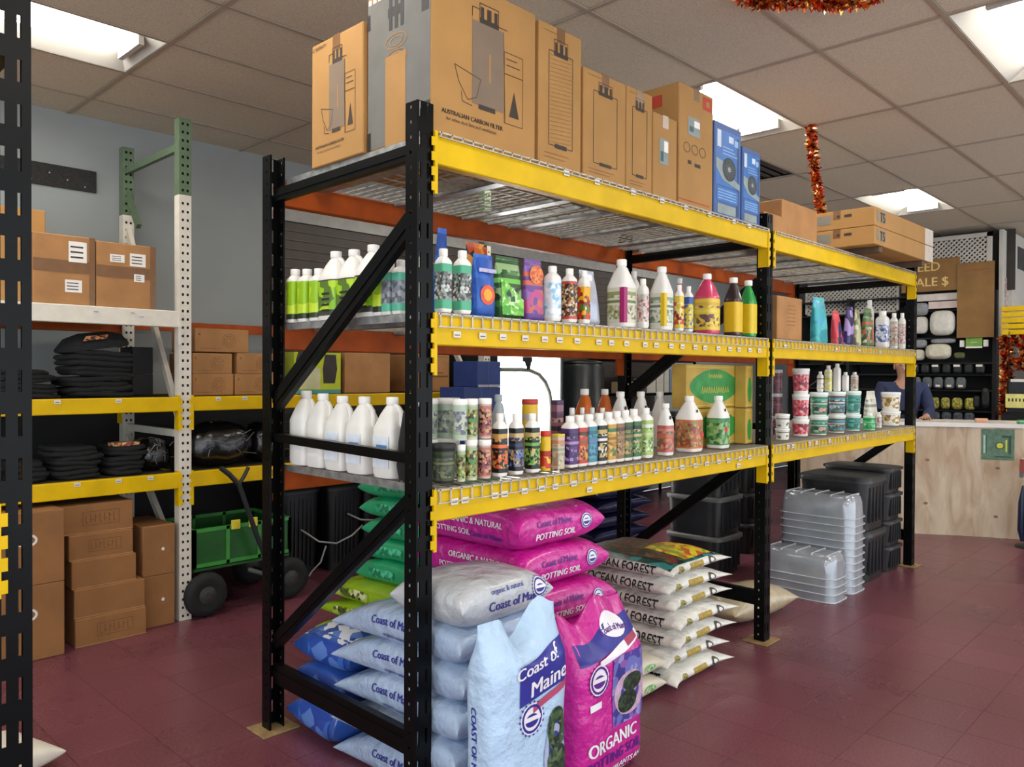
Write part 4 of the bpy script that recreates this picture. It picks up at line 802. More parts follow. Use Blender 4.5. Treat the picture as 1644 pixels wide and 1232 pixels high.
for P, lb in (((2.00, 2.285, .03, .34, ZT, 2.856), 'blue printed box with a black fan picture, taller and left of the pair'), ((2.300, 2.51, .03, .34, ZT, 2.783), 'blue printed box with a black fan picture, shorter and right of the pair')):
    T, Q = carton(P, lb, 'blue fan boxes', BB, False, 'fan_box'); m = MB()
    quad_on(m, 'f', .06, .94, .34, .93, Q, .001, 0); quad_on(m, 'f', .10, .24, .74, .92, Q, .0016, 4); quad_on(m, 'f', .52, .70, .82, .89, Q, .0016, 4); quad_on(m, 'f', .74, .88, .80, .87, Q, .0016, 1)
    for k in range(3): quad_on(m, 'f', .30, .85-.08*k, .68+.035*k, .69+.035*k, Q, .0016, 1)
    m.add([pt_on('f', u, v, Q, .0018) for u, v in ((.06, .52), (.30, .40), (.94, .34), (.94, .40), (.5, .48), (.3, .60), (.06, .62))], [(0, 1, 2, 3, 4, 5, 6)], 3)
    n = 22; m.add([pt_on('f', .54+.25*math.cos(2*math.pi*k/n), .53+.125*math.sin(2*math.pi*k/n), Q, .0024) for k in range(n)], [tuple(range(n))], 2)
    m.add([pt_on('f', .54+.06*math.cos(2*math.pi*k/n), .53+.03*math.sin(2*math.pi*k/n), Q, .003) for k in range(n)], [tuple(range(n))], 3)
    for k in range(n): line_on(m, 'f', [(.54+.08*math.cos(2*math.pi*k/n), .53+.04*math.sin(2*math.pi*k/n)), (.54+.22*math.cos(2*math.pi*k/n), .53+.11*math.sin(2*math.pi*k/n))], Q, .0012, 3, .0028)
    quad_on(m, 'f', .10, .88, .17, .32, Q, .0014, 0)
    for k in range(4): quad_on(m, 'f', .14, .82, .195+.03*k, .205+.03*k, Q, .002, 1)
    quad_on(m, 'f', .12, .80, .04, .14, Q, .0014, 3); quad_on(m, 'f', .84, .92, .05, .9, Q, .0012, 5)
    m.build('printed_face', BL, T)
T, Q = carton((2.98, 3.50, .12, .52, ZT, 2.62), 'brown carton with a pale end just right of the middle post top', mt=KRAFT2)
T, Q = carton((2.66, 2.96, .08, .34, ZT, 2.49), 'low brown carton tucked between the middle post top and the pale-ended carton', mt=KRAFT2)
# long flat cartons, two stacked, jutting over the front of the far bay
for z0, z1, lb in ((2.405, 2.527, 'long flat tan carton, lower of the pair overhanging the far bay top shelf'), (2.529, 2.655, 'long flat tan carton, upper of the pair on the far bay top shelf')):
    T, Q = carton((3.75, 4.99, -.16, .34, z0, z1), lb, 'long flat cartons'); m = MB()
    for k, u in enumerate((.03, .09, .13)): quad_on(m, 'f', u, u+.035, .25, .85, Q, mi=0)
    txt_on(m, 'f', 'T5', .09, .115, .5, Q, 1, .002, .003); quad_on(m, 'f', .84, 1.0, .02, .98, Q, .001, 2); quad_on(m, 'l', .18, .42, .30, .80, Q, mi=0); quad_on(m, 'l', .5, .54, .6, .75, Q, mi=1); quad_on(m, 'l', .6, .70, .6, .75, Q, mi=1)
    m.build('printed_marks', [mat('#7d776a', .6), INK, mat('#d0c4b8', .4)], T)
for x in (3.9, 4.8):
    o = MB().cbox(-.03, .03, -.25, .25, 0, .04, .003).build('wood_batten', mat('#5b4a3a', .8), None, (x, .10, 2.3645)); tag(o, 'dark wooden batten under the long flat cartons, %s' % ('left one' if x < 4 else 'right one'), 'batten', 'battens')
T, Q = carton((2.78, 3.12, .05, .36, 1.745, 2.005), 'plain tan carton with faint print lines at the left of the far bay middle shelf', mt=KRAFT2, name='carton'); m = MB()
for k in range(6): line_on(m, 'f', [(.4, .8-.09*k), (.7, .8-.09*k)], Q, .004)
m.build('printed_lines', mat('#8e6136', .8), T)

# ------------------------------------------------------------------ bags of soil
class Bag:
    """full pillow bag: footprint W (local x) by L (local y), thickness T, resting with its underside at z=0"""
    def __init__(s, W, L, T, seed=0, warp=None, p=8, e=.36, ear=.02):
        s.W, s.L, s.T, s.p, s.e, s.ear, s.warp = W, L, T, p, e, ear, warp
        r = random.Random(seed); s.ph = [(r.uniform(5, 17), r.uniform(5, 17), r.uniform(0, 6.3), r.uniform(.5, 1)) for _ in range(6)]
    def t(s, u, v): return max(0, (1-abs(u)**s.p)*(1-abs(v)**s.p))**s.e
    def wr(s, x, y, z):
        a = sum(k*math.sin(f*x+g*y+ph+z*9) for f, g, ph, k in s.ph)/6
        return a+.35*sum(k*math.sin(3.1*f*x-2.7*g*y+2*ph+z*22) for f, g, ph, k in s.ph)/6
    def place(s, u, v, zz):
        ez = 1+s.ear*(abs(u)**6)*(abs(v)**6)*3
        x = u*s.W/2*ez; y = v*s.L/2*ez; a = s.wr(x, y, zz)
        P = Vector((x*(1+.012*a), y*(1+.010*a), zz+s.T/2+.012*a*min(1, abs(zz)*20)*(1 if zz > 0 else .3)))
        return s.warp(P) if s.warp else P
    def top(s, x, y, off=.002):   # x,y metres on the upper skin
        u, v = 2*x/s.W, 2*y/s.L; return s.place(u, v, s.T/2*s.t(u, v)+off)
    def side(s, which, l, z, off=.002):   # which '-y','-x','+x'; l along the edge, z height from seam
        q = min(.98, (2*abs(z)/s.T))**(1/s.e)
        if which == '-y':
            u = 2*l/s.W; k = max(0, 1-q/max(1e-6, 1-abs(u)**s.p)); v = -k**(1/s.p); P = s.place(u, v, z); return P+Vector((0, -off, 0))
        v = 2*l/s.L; k = max(0, 1-q/max(1e-6, 1-abs(v)**s.p)); u = (-1 if which == '-x' else 1)*k**(1/s.p); P = s.place(u, v, z); return P+Vector((-off if which == '-x' else off, 0, 0))
    def mesh(s, mt, n=32):
        g = [math.sin(math.pi/2*(2*i/n-1)) for i in range(n+1)]; g = [math.copysign(1-(1-abs(q))**1.6, q) for q in g]
        m = MB()
        def sheet(sg):
            vs = [s.place(u, v, sg*s.T/2*s.t(u, v)) for v in g for u in g]; N = n+1
            fs = [(a*N+b, a*N+b+1, (a+1)*N+b+1, (a+1)*N+b) for a in range(n) for b in range(n)]
            if sg < 0: fs = [f[::-1] for f in fs]
            m.add(vs, fs, 0, True)
        sheet(1); sheet(-1); return m
    def dec_text(s, m, txt, size, fn, mi=0, bold=0, seg=.03):
        vs, fs = text_mesh(txt, size, seg, bold)
        for d in ((-1, 1) if bold else (0,)):
            ps = []
            for v in vs:
                x, y = v[0]+d*min(bold, size*.03), v[1]; p = fn(x, y)
                if d == 1: p = p+(fn(x+.002, y)-p).cross(fn(x, y+.002)-p).normalized()*.0006
                ps.append(p)
            m.add(ps, fs, mi)
    def dec_rect(s, m, x0, x1, y0, y1, fn, mi=0, n=8):
        vs = [fn(x0+(x1-x0)*i/n, y0+(y1-y0)*j/n) for j in range(n+1) for i in range(n+1)]
        m.add(vs, [(j*(n+1)+i, j*(n+1)+i+1, (j+1)*(n+1)+i+1, (j+1)*(n+1)+i) for j in range(n) for i in range(n)], mi, True)
    def dec_ell(s, m, cx, cy, a, b, fn, mi=0, n=18, inner=0):
        rs = [inner, inner+(1-inner)*.5, 1]; vs = [fn(cx+a*r*math.cos(2*math.pi*k/n), cy+b*r*math.sin(2*math.pi*k/n)) for r in rs for k in range(n)]
        fs = [(r*n+k, r*n+(k+1) % n, (r+1)*n+(k+1) % n, (r+1)*n+k) for r in (0, 1) for k in range(n)]
        m.add(vs, fs, mi, True)
NAVY = mat('#2c2f8e', .35, 0, .1, 20); WHT = mat('#ece8ee', .4, 0, .05); PINK = mat('#c81d92', .27, 0, .10, 8, 1.0, 16, coat=.5)
PURP = mat('#5a1c86', .4, 0, .1); LBL = mat('#b3cfea', .3, 0, .07, 7, 1.0, 14, coat=.3); LBL_SHADED = mat('#a3b7d3', .27, 0, .08, 7, 1.0, 14, coat=.4); LBL2 = mat('#b9bdc2', .27, 0, .08, 7, 1.0, 14, coat=.4)  # stacked bags use LBL darkened, with the under-shelf shade in the colour
OFW = mat('#e2e0d8', .3, 0, .06, 9, 1.0, 16, coat=.3); GOLD = mat('#a98f3e', .45, 0, .25, 60); INKK = mat('#191919', .5); BADGE = [NAVY, mat('#dfe3ee', .4)]
TEALG = printm(('#1f5a50', '#2e7a78', '#3a8a90', '#1a3a34'), 60, 10); YOR = printm(('#e2c21e', '#d8a02a', '#c8602e', '#8aa83a', '#e6d040'), 61, 18); DKG = printm(('#1e2a1e', '#4a4a2a', '#2a3a24', '#6a5a34', '#7a2a2a'), 62, 26)
def badge(b, m, cx, cy, r, fn, off, ai=1, bi=0):
    b.dec_ell(m, cx, cy, r, r, lambda x, y: fn(x, y, off), ai); b.dec_ell(m, cx, cy, r*.9, r*.9, lambda x, y: fn(x, y, off+.0012), bi, inner=.82)
    b.dec_ell(m, cx, cy-.1*r, r*.6, r*.42, lambda x, y: fn(x, y, off+.0012), bi); b.dec_rect(m, cx-r*.75, cx+r*.75, cy-r*.12, cy+r*.16, lambda x, y: fn(x, y, off+.0024), ai, 3)
    n = 18
    for k in range(n): b.dec_ell(m, cx+r*1.04*math.cos(2*math.pi*k/n), cy+r*1.04*math.sin(2*math.pi*k/n), r*.09, r*.09, lambda x, y: fn(x, y, off), bi, 5)
def bagthing(b, label, grp, loc, rz, mt, name='soil_bag', prints=None, cat='bag'):
    T = thing(name, label, cat, loc, rz, grp)
    b.mesh(mt).build('bag_body', mt, T)
    for nm, m, mats in (prints or []): m.build(nm, mats, T)
    return T
sag = lambda k, l: (lambda P: Vector((P.x, P.y, P.z-k*max(0, abs(P.y)-l)**2)))
# pink stack
rj = random.Random(11)
for i in range(6):
    b = Bag(.52, .64, .172, 100+i, p=7, e=.36)
    m = MB(); f = lambda x, y, o=.003: b.side('-y', x, y, o); F = lambda x, y: f(x, y)
    b.dec_text(m, 'Coast of Maine', .036, lambda x, y: f(x-.04, y+.022), 0, .0008); b.dec_text(m, 'POTTING SOIL', .038, lambda x, y: f(x-.03, y-.028), 1, .002); badge(b, m, .165, .005, .032, f, .004, 1, 2)
    g = lambda x, y, o=.003: b.side('-x', -x, y, o)
    b.dec_text(m, 'ORGANIC & NATURAL', .034, lambda x, y: g(x+.06, y+.022), 1, .0015); b.dec_text(m, 'POTTING SOIL', .034, lambda x, y: g(x-.06, y-.026), 1, .001); b.dec_text(m, 'Coast of Maine', .03, lambda x, y: g(x+.14, y-.03), 2, .001)
    pos = ['bottom', 'second', 'third', 'fourth', 'fifth', 'top'][i]
    bagthing(b, 'magenta potting soil bag lying in the stack behind the standing bags, %s%s' % (pos, ' one' if i in (0, 5) else ' from the floor'), 'stacked magenta soil bags', (.79+rj.uniform(-.015, .02)+(.03 if i in (3, 4) else 0), .335+rj.uniform(-.015, .01), .001+i*.1635), rj.uniform(-.02, .02), PINK, prints=[('lettering', m, [mat('#6a1a8a', .4), WHT, NAVY])])
# light blue stack
for i in range(5):
    b = Bag(.44, .72, .150, 200+i, p=6, e=.37, warp=(lambda P: Vector((P.x, P.y, P.z-.42*max(0, P.y-.02)**1.6*min(1, P.z*6+.15)))))
    m = MB(); g = lambda x, y, o=.003: b.side('-x', -x, y, o)
    b.dec_text(m, 'Coast of Maine', .042, lambda x, y: g(x+.0, y+.018), 0, .0012); b.dec_text(m, 'organic raised bed blend', .022, lambda x, y: g(x+.05, y-.03), 0, .0003)
    # swirled crimp at the rolled end
    w = MB(); n = 26; w.tube([b.side('-y', -.12+.03*(1-k/n)*math.cos(9*k/n), .045*(1-k/n)*math.sin(9*k/n), .006-.002*k/n) for k in range(n)], .0035, 6)
    pos = ['bottom', 'second', 'third', 'fourth', 'fifth'][i]
    bagthing(b, 'pale blue soil bag in the corner stack beside the near post, %s from the floor' % pos if i else 'pale blue soil bag at the bottom of the corner stack beside the near post', 'stacked pale blue soil bags', (.305+rj.uniform(-.01, .015), .235+rj.uniform(-.02, .02), .001+i*.1285), rj.uniform(-.03, .03), LBL_SHADED, prints=[('lettering', m, [NAVY]), ('end_fold', w, [LBL_SHADED])])
b = Bag(.45, .36, .165, 231, p=5, e=.42); m = MB(); f = lambda x, y, o=.003: b.side('-y', x, y, o)
b.dec_text(m, 'Coast of Maine', .046, lambda x, y: f(x+.04, y-.008), 0, .001); b.dec_text(m, 'organic & natural', .024, lambda x, y: f(x+.0, y+.042), 0, .0002); badge(b, m, .165, .018, .036, f, .004, 1, 0)
bagthing(b, 'grey-blue soil bag lying crosswise on top of the corner stack, its side lettering facing out', None, (.31, .05, .642), .03, LBL2, prints=[('lettering', m, [NAVY, WHT])])
# royal blue bags behind them
RB = mat('#2f55a8', .3, 0, .2, 9, .45, 14, coat=.4); RB2 = printm(('#2f4fa8', '#3a6ac0', '#24387e', '#5a80c8', '#2a46a0'), 63, 8)
for i in range(3):
    b = Bag(.42, .36, .155, 240+i, p=4)
    m = MB(); b.dec_rect(m, -.14, .10, -.05, .05, lambda x, y: b.side('-x', x, y, .003), 0); 
    if i == 2: b.dec_rect(m, -.19, .19, -.15, .15, lambda x, y: b.top(x, y, .003), 1)
    bagthing(b, 'royal blue soil bag on the floor beside the rear post, %s of three' % ('bottom', 'middle', 'top')[i], 'royal blue bags', (.30+.02*i, .785, .001+i*.140), .06*i-.05, RB, prints=[('print', m, [RB2, printm(('#e0e4ec', '#3a62b8', '#5a86d0', '#2a4a9a'), 64, 14)])])
# lime and green stacks deeper under the shelf
LIM = mat('#8fb41e', .3, 0, .15, 8, .4, 14, coat=.4); LIMP = printm(('#b8d05a', '#5a6a2a', '#8fae2e', '#e0e4b0', '#3a4a2a'), 65, 24)
for i in range(5):
    b = Bag(.50, .66, .118, 250+i, p=5, warp=lambda P: Vector((P.x, P.y, P.z-.25*max(0, P.y-.05)**1.5*min(1, P.z*8+.1))))
    m = MB(); b.dec_rect(m, -.22, .05, -.022, .022, lambda x, y: b.side('-x', -x, y, .003), 0)
    bagthing(b, 'lime green soil bag under the green stack, %s' % ['bottom one', 'second from the floor', 'middle one', 'fourth from the floor', 'top one'][i], 'stacked lime bags', (.775, 1.06+rj.uniform(-.02, .02), .001+i*.100), rj.uniform(-.03, .03), LIM, prints=[('print', m, [LIMP])])
GRN = mat('#1f9a68', .28, 0, .15, 8, .45, 14, coat=.4)
for i in range(5):
    b = Bag(.46, .50, .122, 260+i, p=5, warp=lambda P: Vector((P.x, P.y, P.z-.15*max(0, P.y-.0)**1.5)))
    m = MB(); b.dec_rect(m, -.15, .05, -.02, .02, lambda x, y: b.side('-x', -x, y, .003), 0)
    bagthing(b, 'emerald green soil bag stacked over the lime bags, %s' % ['bottom one', 'second up', 'middle one', 'fourth up', 'top one'][i], 'stacked emerald bags', (.84+rj.uniform(-.02, .02), .93+rj.uniform(-.015, .015), .510+i*.104), rj.uniform(-.04, .04), GRN, prints=[('print', m, [printm(('#5ac49a', '#1a7a52', '#2aa878'), 66, 30)])])
# white stack with black lettering
for i in range(7):
    b = Bag(.50, .60, .100, 300+i, p=4.2, e=.5, ear=.05)
    m = MB(); g = lambda x, y, o=.003: b.side('-x', -x, y, o); f = lambda x, y, o=.003: b.side('-y', x, y, o)
    b.dec_text(m, 'OCEAN FOREST', .056, lambda x, y: g(x+.02, y, .006), 0, .0012, seg=.02); b.dec_text(m, 'OCEAN FOREST', .056, lambda x, y: g(x+.02, y+.0012, .006), 0, .0006, seg=.02)
    b.dec_rect(m, -.05, .075, -.018, .018, lambda x, y: f(x, y), 1, 5); b.dec_ell(m, -.14, -.002, .028, .020, f, 2); b.dec_ell(m, .155, .004, .026, .020, f, 3); b.dec_ell(m, .155, .004, .015, .011, lambda x, y: f(x, y, .0045), 4)
    pr = [('lettering', m, [INKK, GOLD, printm(('#8a8a4a', '#b09a4a', '#4a5a34'), 67, 70), mat('#4a4744', .5), OFW])]
    if i == 6:
        q = MB(); b.dec_rect(q, -.235, .235, -.285, .285, lambda x, y: b.top(x, y, .003), 0, 14); b.dec_rect(q, -.19, .20, -.27, .25, lambda x, y: b.top(x, y, .0045), 1, 12); b.dec_rect(q, -.06, .19, -.27, -.03, lambda x, y: b.top(x, y, .006), 2, 10)
        pr.append(('top_print', q, [TEALG, DKG, YOR]))
    lb = 'white soil bag with black side lettering, %s' % ['bottom of the stack of seven', 'second from the floor', 'third from the floor', 'middle of the stack of seven', 'fifth from the floor', 'sixth from the floor', 'topmost with a teal and yellow picture on top'][i]
    bagthing(b, lb, 'stacked white lettered bags', (1.80+[0, -.02, .02, .03, .01, -.02, -.04][i], .28+[0, .02, 0, -.01, .02, .01, 0][i], .001+i*.0885), [.02, -.02, .03, 0, .02, -.03, .02][i], OFW, prints=pr)
for i in range(2):
    b = Bag(.42, .50, .11, 320+i, p=4); m = MB(); f = lambda x, y, o=.003: b.side('-y', x, y, o)
    b.dec_ell(m, .10, 0, .045, .016, f, 0)
    bagthing(b, 'cream soil bag with green mark at the foot of the white stack, %s one' % ('lower', 'upper')[i], 'cream bags', (1.31, .26, .001+i*.10), .02, mat('#cfc8b4', .35, 0, .06, 9, .4, 16), prints=[('print', m, [printm(('#5a9a5a', '#c0cfa8', '#7aae6a'), 68, 60)])])
# navy stack further back and a plain beige bag by the middle post
NV = mat('#14163a', .25, 0, .2, 8, .6, 14, coat=.5)
for i in range(7):
    b = Bag(.62, .44, .115, 330+i, p=4)
    bagthing(b, 'dark navy plastic bag in the tall stack behind the white bags, %s' % ['bottom', 'second up', 'third up', 'middle', 'fifth up', 'sixth up', 'top'][i], 'stacked navy bags', (3.02+rj.uniform(-.02, .02), 1.55, .001+i*.103), rj.uniform(-.04, .04), NV)
b = Bag(.66, .34, .20, 340, p=3.2, e=.55)
bagthing(b, 'plain beige clear-plastic bag lying on the floor behind the middle post', None, (2.93, .33, .001), -.12, mat('#b8a888', .3, 0, .16, 14, .6, 30, coat=.5))
# two upright bags at the corner
def standing(W, H, T, seed, mt, label, loc, rz, prints, fold):
    b = Bag(W, H, T, seed, p=8, e=.36, ear=.0); T_ = thing('soil_bag', label, 'bag', loc, rz)
    def up_(P):      # local bag: x across, y up the bag, z outwards -> upright, then the mouth folds
        h = P.y+H/2; x = P.x; y = -(P.z-T/2)
        return fold(x, h, y)
    b.warp = up_
    b.mesh(mt, 30).build('bag_body', mt, T_)
    for nm, m, mats in prints(b): m.build(nm, mats, T_)
    return T_
def fold_blue(x, h, y):
    k = max(0, (h-.60)/.13)
    h2 = h-k*.10*math.exp(-((x-.01)/.05)**2)+k*.035*math.exp(-((x-.10)/.05)**2)
    return Vector((x, y*(1-.93*min(1, k)**.8)+.05*k*math.exp(-((x-.01)/.06)**2)+.003*math.sin(h*18+x*9), max(.002, h2)))
def pr_blue(b):
    m = MB(); t = b.top
    b.dec_rect(m, -.06, .168, .105, .235, lambda x, y: t(x, y+.22*x, .003), 0, 12)
    b.dec_text(m, 'Coast of', .055, lambda x, y: t(x+.02, y+.215+.22*x, .0045), 1, .0012); b.dec_text(m, 'Maine', .072, lambda x, y: t(x+.07, y+.155+.22*x, .0045), 1, .0016)
    badge(b, m, -.005, .045, .052, t, .003, 1, 0)
    b.dec_rect(m, .075, .168, -.33, .03, lambda x, y: t(x, y, .003), 2, 10)
    b.dec_rect(m, -.0, .168, .06, .085, lambda x, y: t(x, y+.35*x, .0036), 3, 6)
    b.dec_ell(m, .11, -.02, .045, .075, lambda x, y: t(x, y, .0045), 4, inner=.35); b.dec_ell(m, .115, -.14, .05, .07, lambda x, y: t(x, y, .0052), 4); b.dec_ell(m, .10, -.10, .05, .10, lambda x, y: t(x, y, .0040), 5, inner=.75)
    b.dec_rect(m, -.10, .168, -.36, -.32, lambda x, y: t(x, y+.25*x, .0045), 6, 6)
    g = lambda x, y, o=.003: b.side('-x', x, y, o)
    b.dec_text(m, 'COAST OF MAINE', .034, lambda x, y: g(-x-.03, y*1.0-.012), 0, .001)
    return [('lettering', m, [NAVY, WHT, printm(('#4a5ab0', '#3a3f90', '#8a90c8', '#2e3a84'), 70, 22), mat('#b04a6a', .4), printm(('#27402e', '#3a5a34', '#1d2a26', '#5a6a4a'), 71, 40), mat('#a8aec8', .4), printm(('#2e3a8a', '#b8b4c8', '#6a6ab0'), 72, 50)])]
standing(.36, .74, .15, 401, LBL, 'pale blue soil bag standing upright at the rack corner with a navy lettered panel', (.19, -.292, 0), -.02, pr_blue, fold_blue)
def fold_pink(x, h, y):
    k = max(0, (h-.48)/.18)
    return Vector((x*(1-.10*k), y*(1-.93*min(1, k)**.8)+.04*k, max(.002, h-.07*k*math.exp(-((x+.10)/.07)**2)+.03*k*math.exp(-((x-.03)/.06)**2))))
def pr_pink(b):
    m = MB(); t = b.top
    b.dec_rect(m, -.195, .195, .17, .245, lambda x, y: t(x, y+.12*x, .003), 2, 12); b.dec_ell(m, .06, .235, .075, .040, lambda x, y: t(x, y, .0042), 1); b.dec_text(m, 'Coast of Maine', .028, lambda x, y: t(x+.06, y+.225, .006), 0, .001)
    b.dec_rect(m, -.10, .195, .145, .17, lambda x, y: t(x, y+.18*x, .0048), 1, 10); b.dec_rect(m, .08, .17, .15, .172, lambda x, y: t(x, y+.18*x, .0056), 6, 5)
    b.dec_rect(m, -.02, .195, -.12, .145, lambda x, y: t(x, y, .003), 3, 12); b.dec_ell(m, .085, .03, .095, .085, lambda x, y: t(x, y-.04, .0045), 4, inner=.62); b.dec_ell(m, .07, .0, .06, .045, lambda x, y: t(x, y-.04, .0052), 5); b.dec_ell(m, .10, .05, .06, .035, lambda x, y: t(x, y-.02, .0052), 5)
    badge(b, m, -.105, .085, .056, t, .004, 1, 0)
    b.dec_rect(m, -.16, -.09, -.02, .005, lambda x, y: t(x, y, .003), 1, 3)
    b.dec_text(m, 'ORGANIC', .068, lambda x, y: t(x-.015, y-.165, .003), 1, .003); b.dec_text(m, 'POTTING SOIL', .052, lambda x, y: t(x, y-.225, .003), 0, .002); b.dec_text(m, 'FOR HOUSEPLANTS AND', .034, lambda x, y: t(x+.01, y-.275, .003), 1, .001); b.dec_text(m, 'CONTAINERS', .034, lambda x, y: t(x+.01, y-.31, .003), 1, .001)
    return [('lettering', m, [PURP, WHT, NAVY, printm(('#6a70b8', '#4a3f98', '#9a90c8', '#3a3a8a', '#8a5aa8'), 73, 20), mat('#c0a0b8', .4, 0, .2, 40), printm(('#1e2e24', '#2e4a2e', '#17201e'), 74, 50), mat('#a03a5a', .4)])]
standing(.43, .645, .19, 402, PINK, 'magenta potting soil bag standing upright right of the pale blue standing bag', (.71, -.215, 0), .02, pr_pink, fold_pink)

# ------------------------------------------------------------------ far bay floor: clear tray covers and black totes
DOME = mat('#b0b6be', .16, .25, .18, 6, .4, 8, alpha=.85, coat=.6); RIM = mat('#c8ccd2', .2, .1, .1, 30)
def dome():
    m = MB(); w, l, h = .135, .27, .16
    rings = [se(w, l, 0, 28, .35), se(w*.985, l*.985, .03, 28, .35), se(w*.96, l*.97, h*.7, 28, .4), se(w*.86, l*.94, h*.93, 28, .45), se(w*.6, l*.85, h, 28, .5)]
    m.loft(rings, cap0=False); me = m.mesh([DOME])
    k = MB()
    for a in range(5): k.box(-w*.9, w*.9, -l*.8+a*l*.4-.004, -l*.8+a*l*.4+.004, h-.012, h+.003)
    r = MB().loft([se(w+.008, l+.008, 0, 28, .35), se(w+.008, l+.008, .006, 28, .35), se(w-.002, l-.002, .006, 28, .35), se(w-.002, l-.002, 0, 28, .35)], closed=True).mesh([RIM])
    return me, r, k.mesh([RIM])
dme, drim, drib = dome()
LAY = ['bottom', 'second', 'third', 'fourth', 'fifth', 'sixth', 'seventh', 'eighth', 'ninth', 'tenth', 'top']
for (x, n, dz, nm) in ((3.708, 4, .052, 'low front stack'), (4.03, 11, .052, 'tall rear stack')):
    for i in range(n):
        T = thing('tray_cover', 'clear plastic tray cover nested in the %s under the far bay, %s' % (nm, 'top' if i == n-1 else LAY[i]), 'tray cover', (x, .29, .001+i*dz), 0, 'nested clear tray covers')
        link('cover', dme, T); link('rim', drim, T); link('rib', drib, T)
for k, (x, y, z) in enumerate(((4.03, .012, .07), (4.03, .012, .30), (3.87, .012, .12))): pass
TOTE = mat('#1b1c1e', .4, 0, .25, 12, coat=.2); TLID = mat('#26282b', .4, 0, .2, 12)
def tote(x, y, z, w, d, h, label, grp='black totes', rimc=None):
    T = thing('storage_tote', label, 'tote', (x, y, z), 0, grp)
    MB().loft([se(w*.44, d*.44, 0, 24, .3), se(w*.47, d*.47, h*.9, 24, .3)]).build('tub', TOTE, T)
    MB().loft([se(w*.5, d*.5, h*.88, 24, .3), se(w*.5, d*.5, h*.97, 24, .3), se(w*.46, d*.46, h*.995, 24, .3)]).build('lid', rimc or TLID, T)
    m = MB()
    for k in range(5): m.box(-w*.3+k*w*.15-.006, -w*.3+k*w*.15+.006, -d*.475, -d*.45, h*.15, h*.8)
    m.build('rib', TLID, T)
for (x, w, hs, nm) in ((4.46, .46, (.38, .40), 'left column'), (4.87, .34, (.20, .20, .21, .20), 'right column')):
    z = .001
    for i, h in enumerate(hs): tote(x, .31, z, w, .55, h, 'black storage tote beside the counter end, %s, %s' % (nm, ['bottom', 'second', 'third', 'top'][i] if len(hs) > 2 else ('lower', 'upper')[i])); z += h+.001
z = .001
for i, h in enumerate((.30, .30, .28)): tote(3.85, 1.15, z, .42, .5, h, 'black bin with a grey rim behind the clear tray covers, %s' % ('bottom', 'middle', 'top')[i], 'grey rimmed bins', mat('#4b4a48', .5)); z += h+.001
z = .001
for i in range(3): tote(4.75, 1.35, z, .5, .5, .26, 'dark tote in the shadow behind the far bay, %s' % ('bottom', 'middle', 'top')[i], 'rear totes'); z += .262
# ------------------------------------------------------------------ goods on the wall rack
def kbox(x0, x1, z0, z1, y0, d, lb, grp=None, mt=KRAFT2, pr=None):
    T, Q = carton((x0, x1, y0, y0+d, z0, z1), lb, grp, mt, tape=False)
    if pr: m = MB(); mats = pr(m, Q); m.build('marks', mats, T)
    return T
def taped(m, Q, lbl=0):
    x0, x1, y0, y1, z0, z1 = Q
    quad_on(m, 'f', 0, 1, .46, .64, Q, mi=0); quad_on(m, 'f', .90, 1, 0, 1, Q, .001, 0)
    for (a, b_, c, d) in (((.56, .86, .62, .92), (.50, .78, .18, .36)) if lbl else ((.55, .82, .66, .86), (.22, .46, .70, .82), (.62, .80, .42, .54))):
        quad_on(m, 'f', a, b_, c, d, Q, .002, 1)
        for k in range(3): quad_on(m, 'f', a+.03, b_-.06, c+(d-c)*(.2+.25*k), c+(d-c)*(.28+.25*k), Q, .0026, 2)
    return [TAPE, WHITE, INK]
zb = 1.9065
kbox(-.408, -.095, zb, zb+.385, 2.77, .5, 'brown taped carton with two white labels on the white beam shelf, left of the pair', 'taped cartons', KRAFT2, lambda m, Q: taped(m, Q, 1))
kbox(-.088, .245, zb, zb+.375, 2.77, .5, 'brown taped carton with three white labels on the white beam shelf, right of the pair', 'taped cartons', KRAFT2, lambda m, Q: taped(m, Q, 0))
kbox(-.80, -.415, zb, zb+.46, 2.80, .5, 'plain tan carton partly hidden by the slotted upright, left of the taped pair', None, KRAFT)
def flat_tape(m, Q): quad_on(m, 'f', 0, 1, .0, .35, Q, mi=0); return [TAPE]
kbox(-.62, -.18, zb+.462, zb+.60, 3.30, .3, 'x', None) if False else kbox(-.55, -.20, zb, zb+.60, 3.30, .3, 'tall orange-tan carton standing behind the taped pair', None, KRAFT, flat_tape)
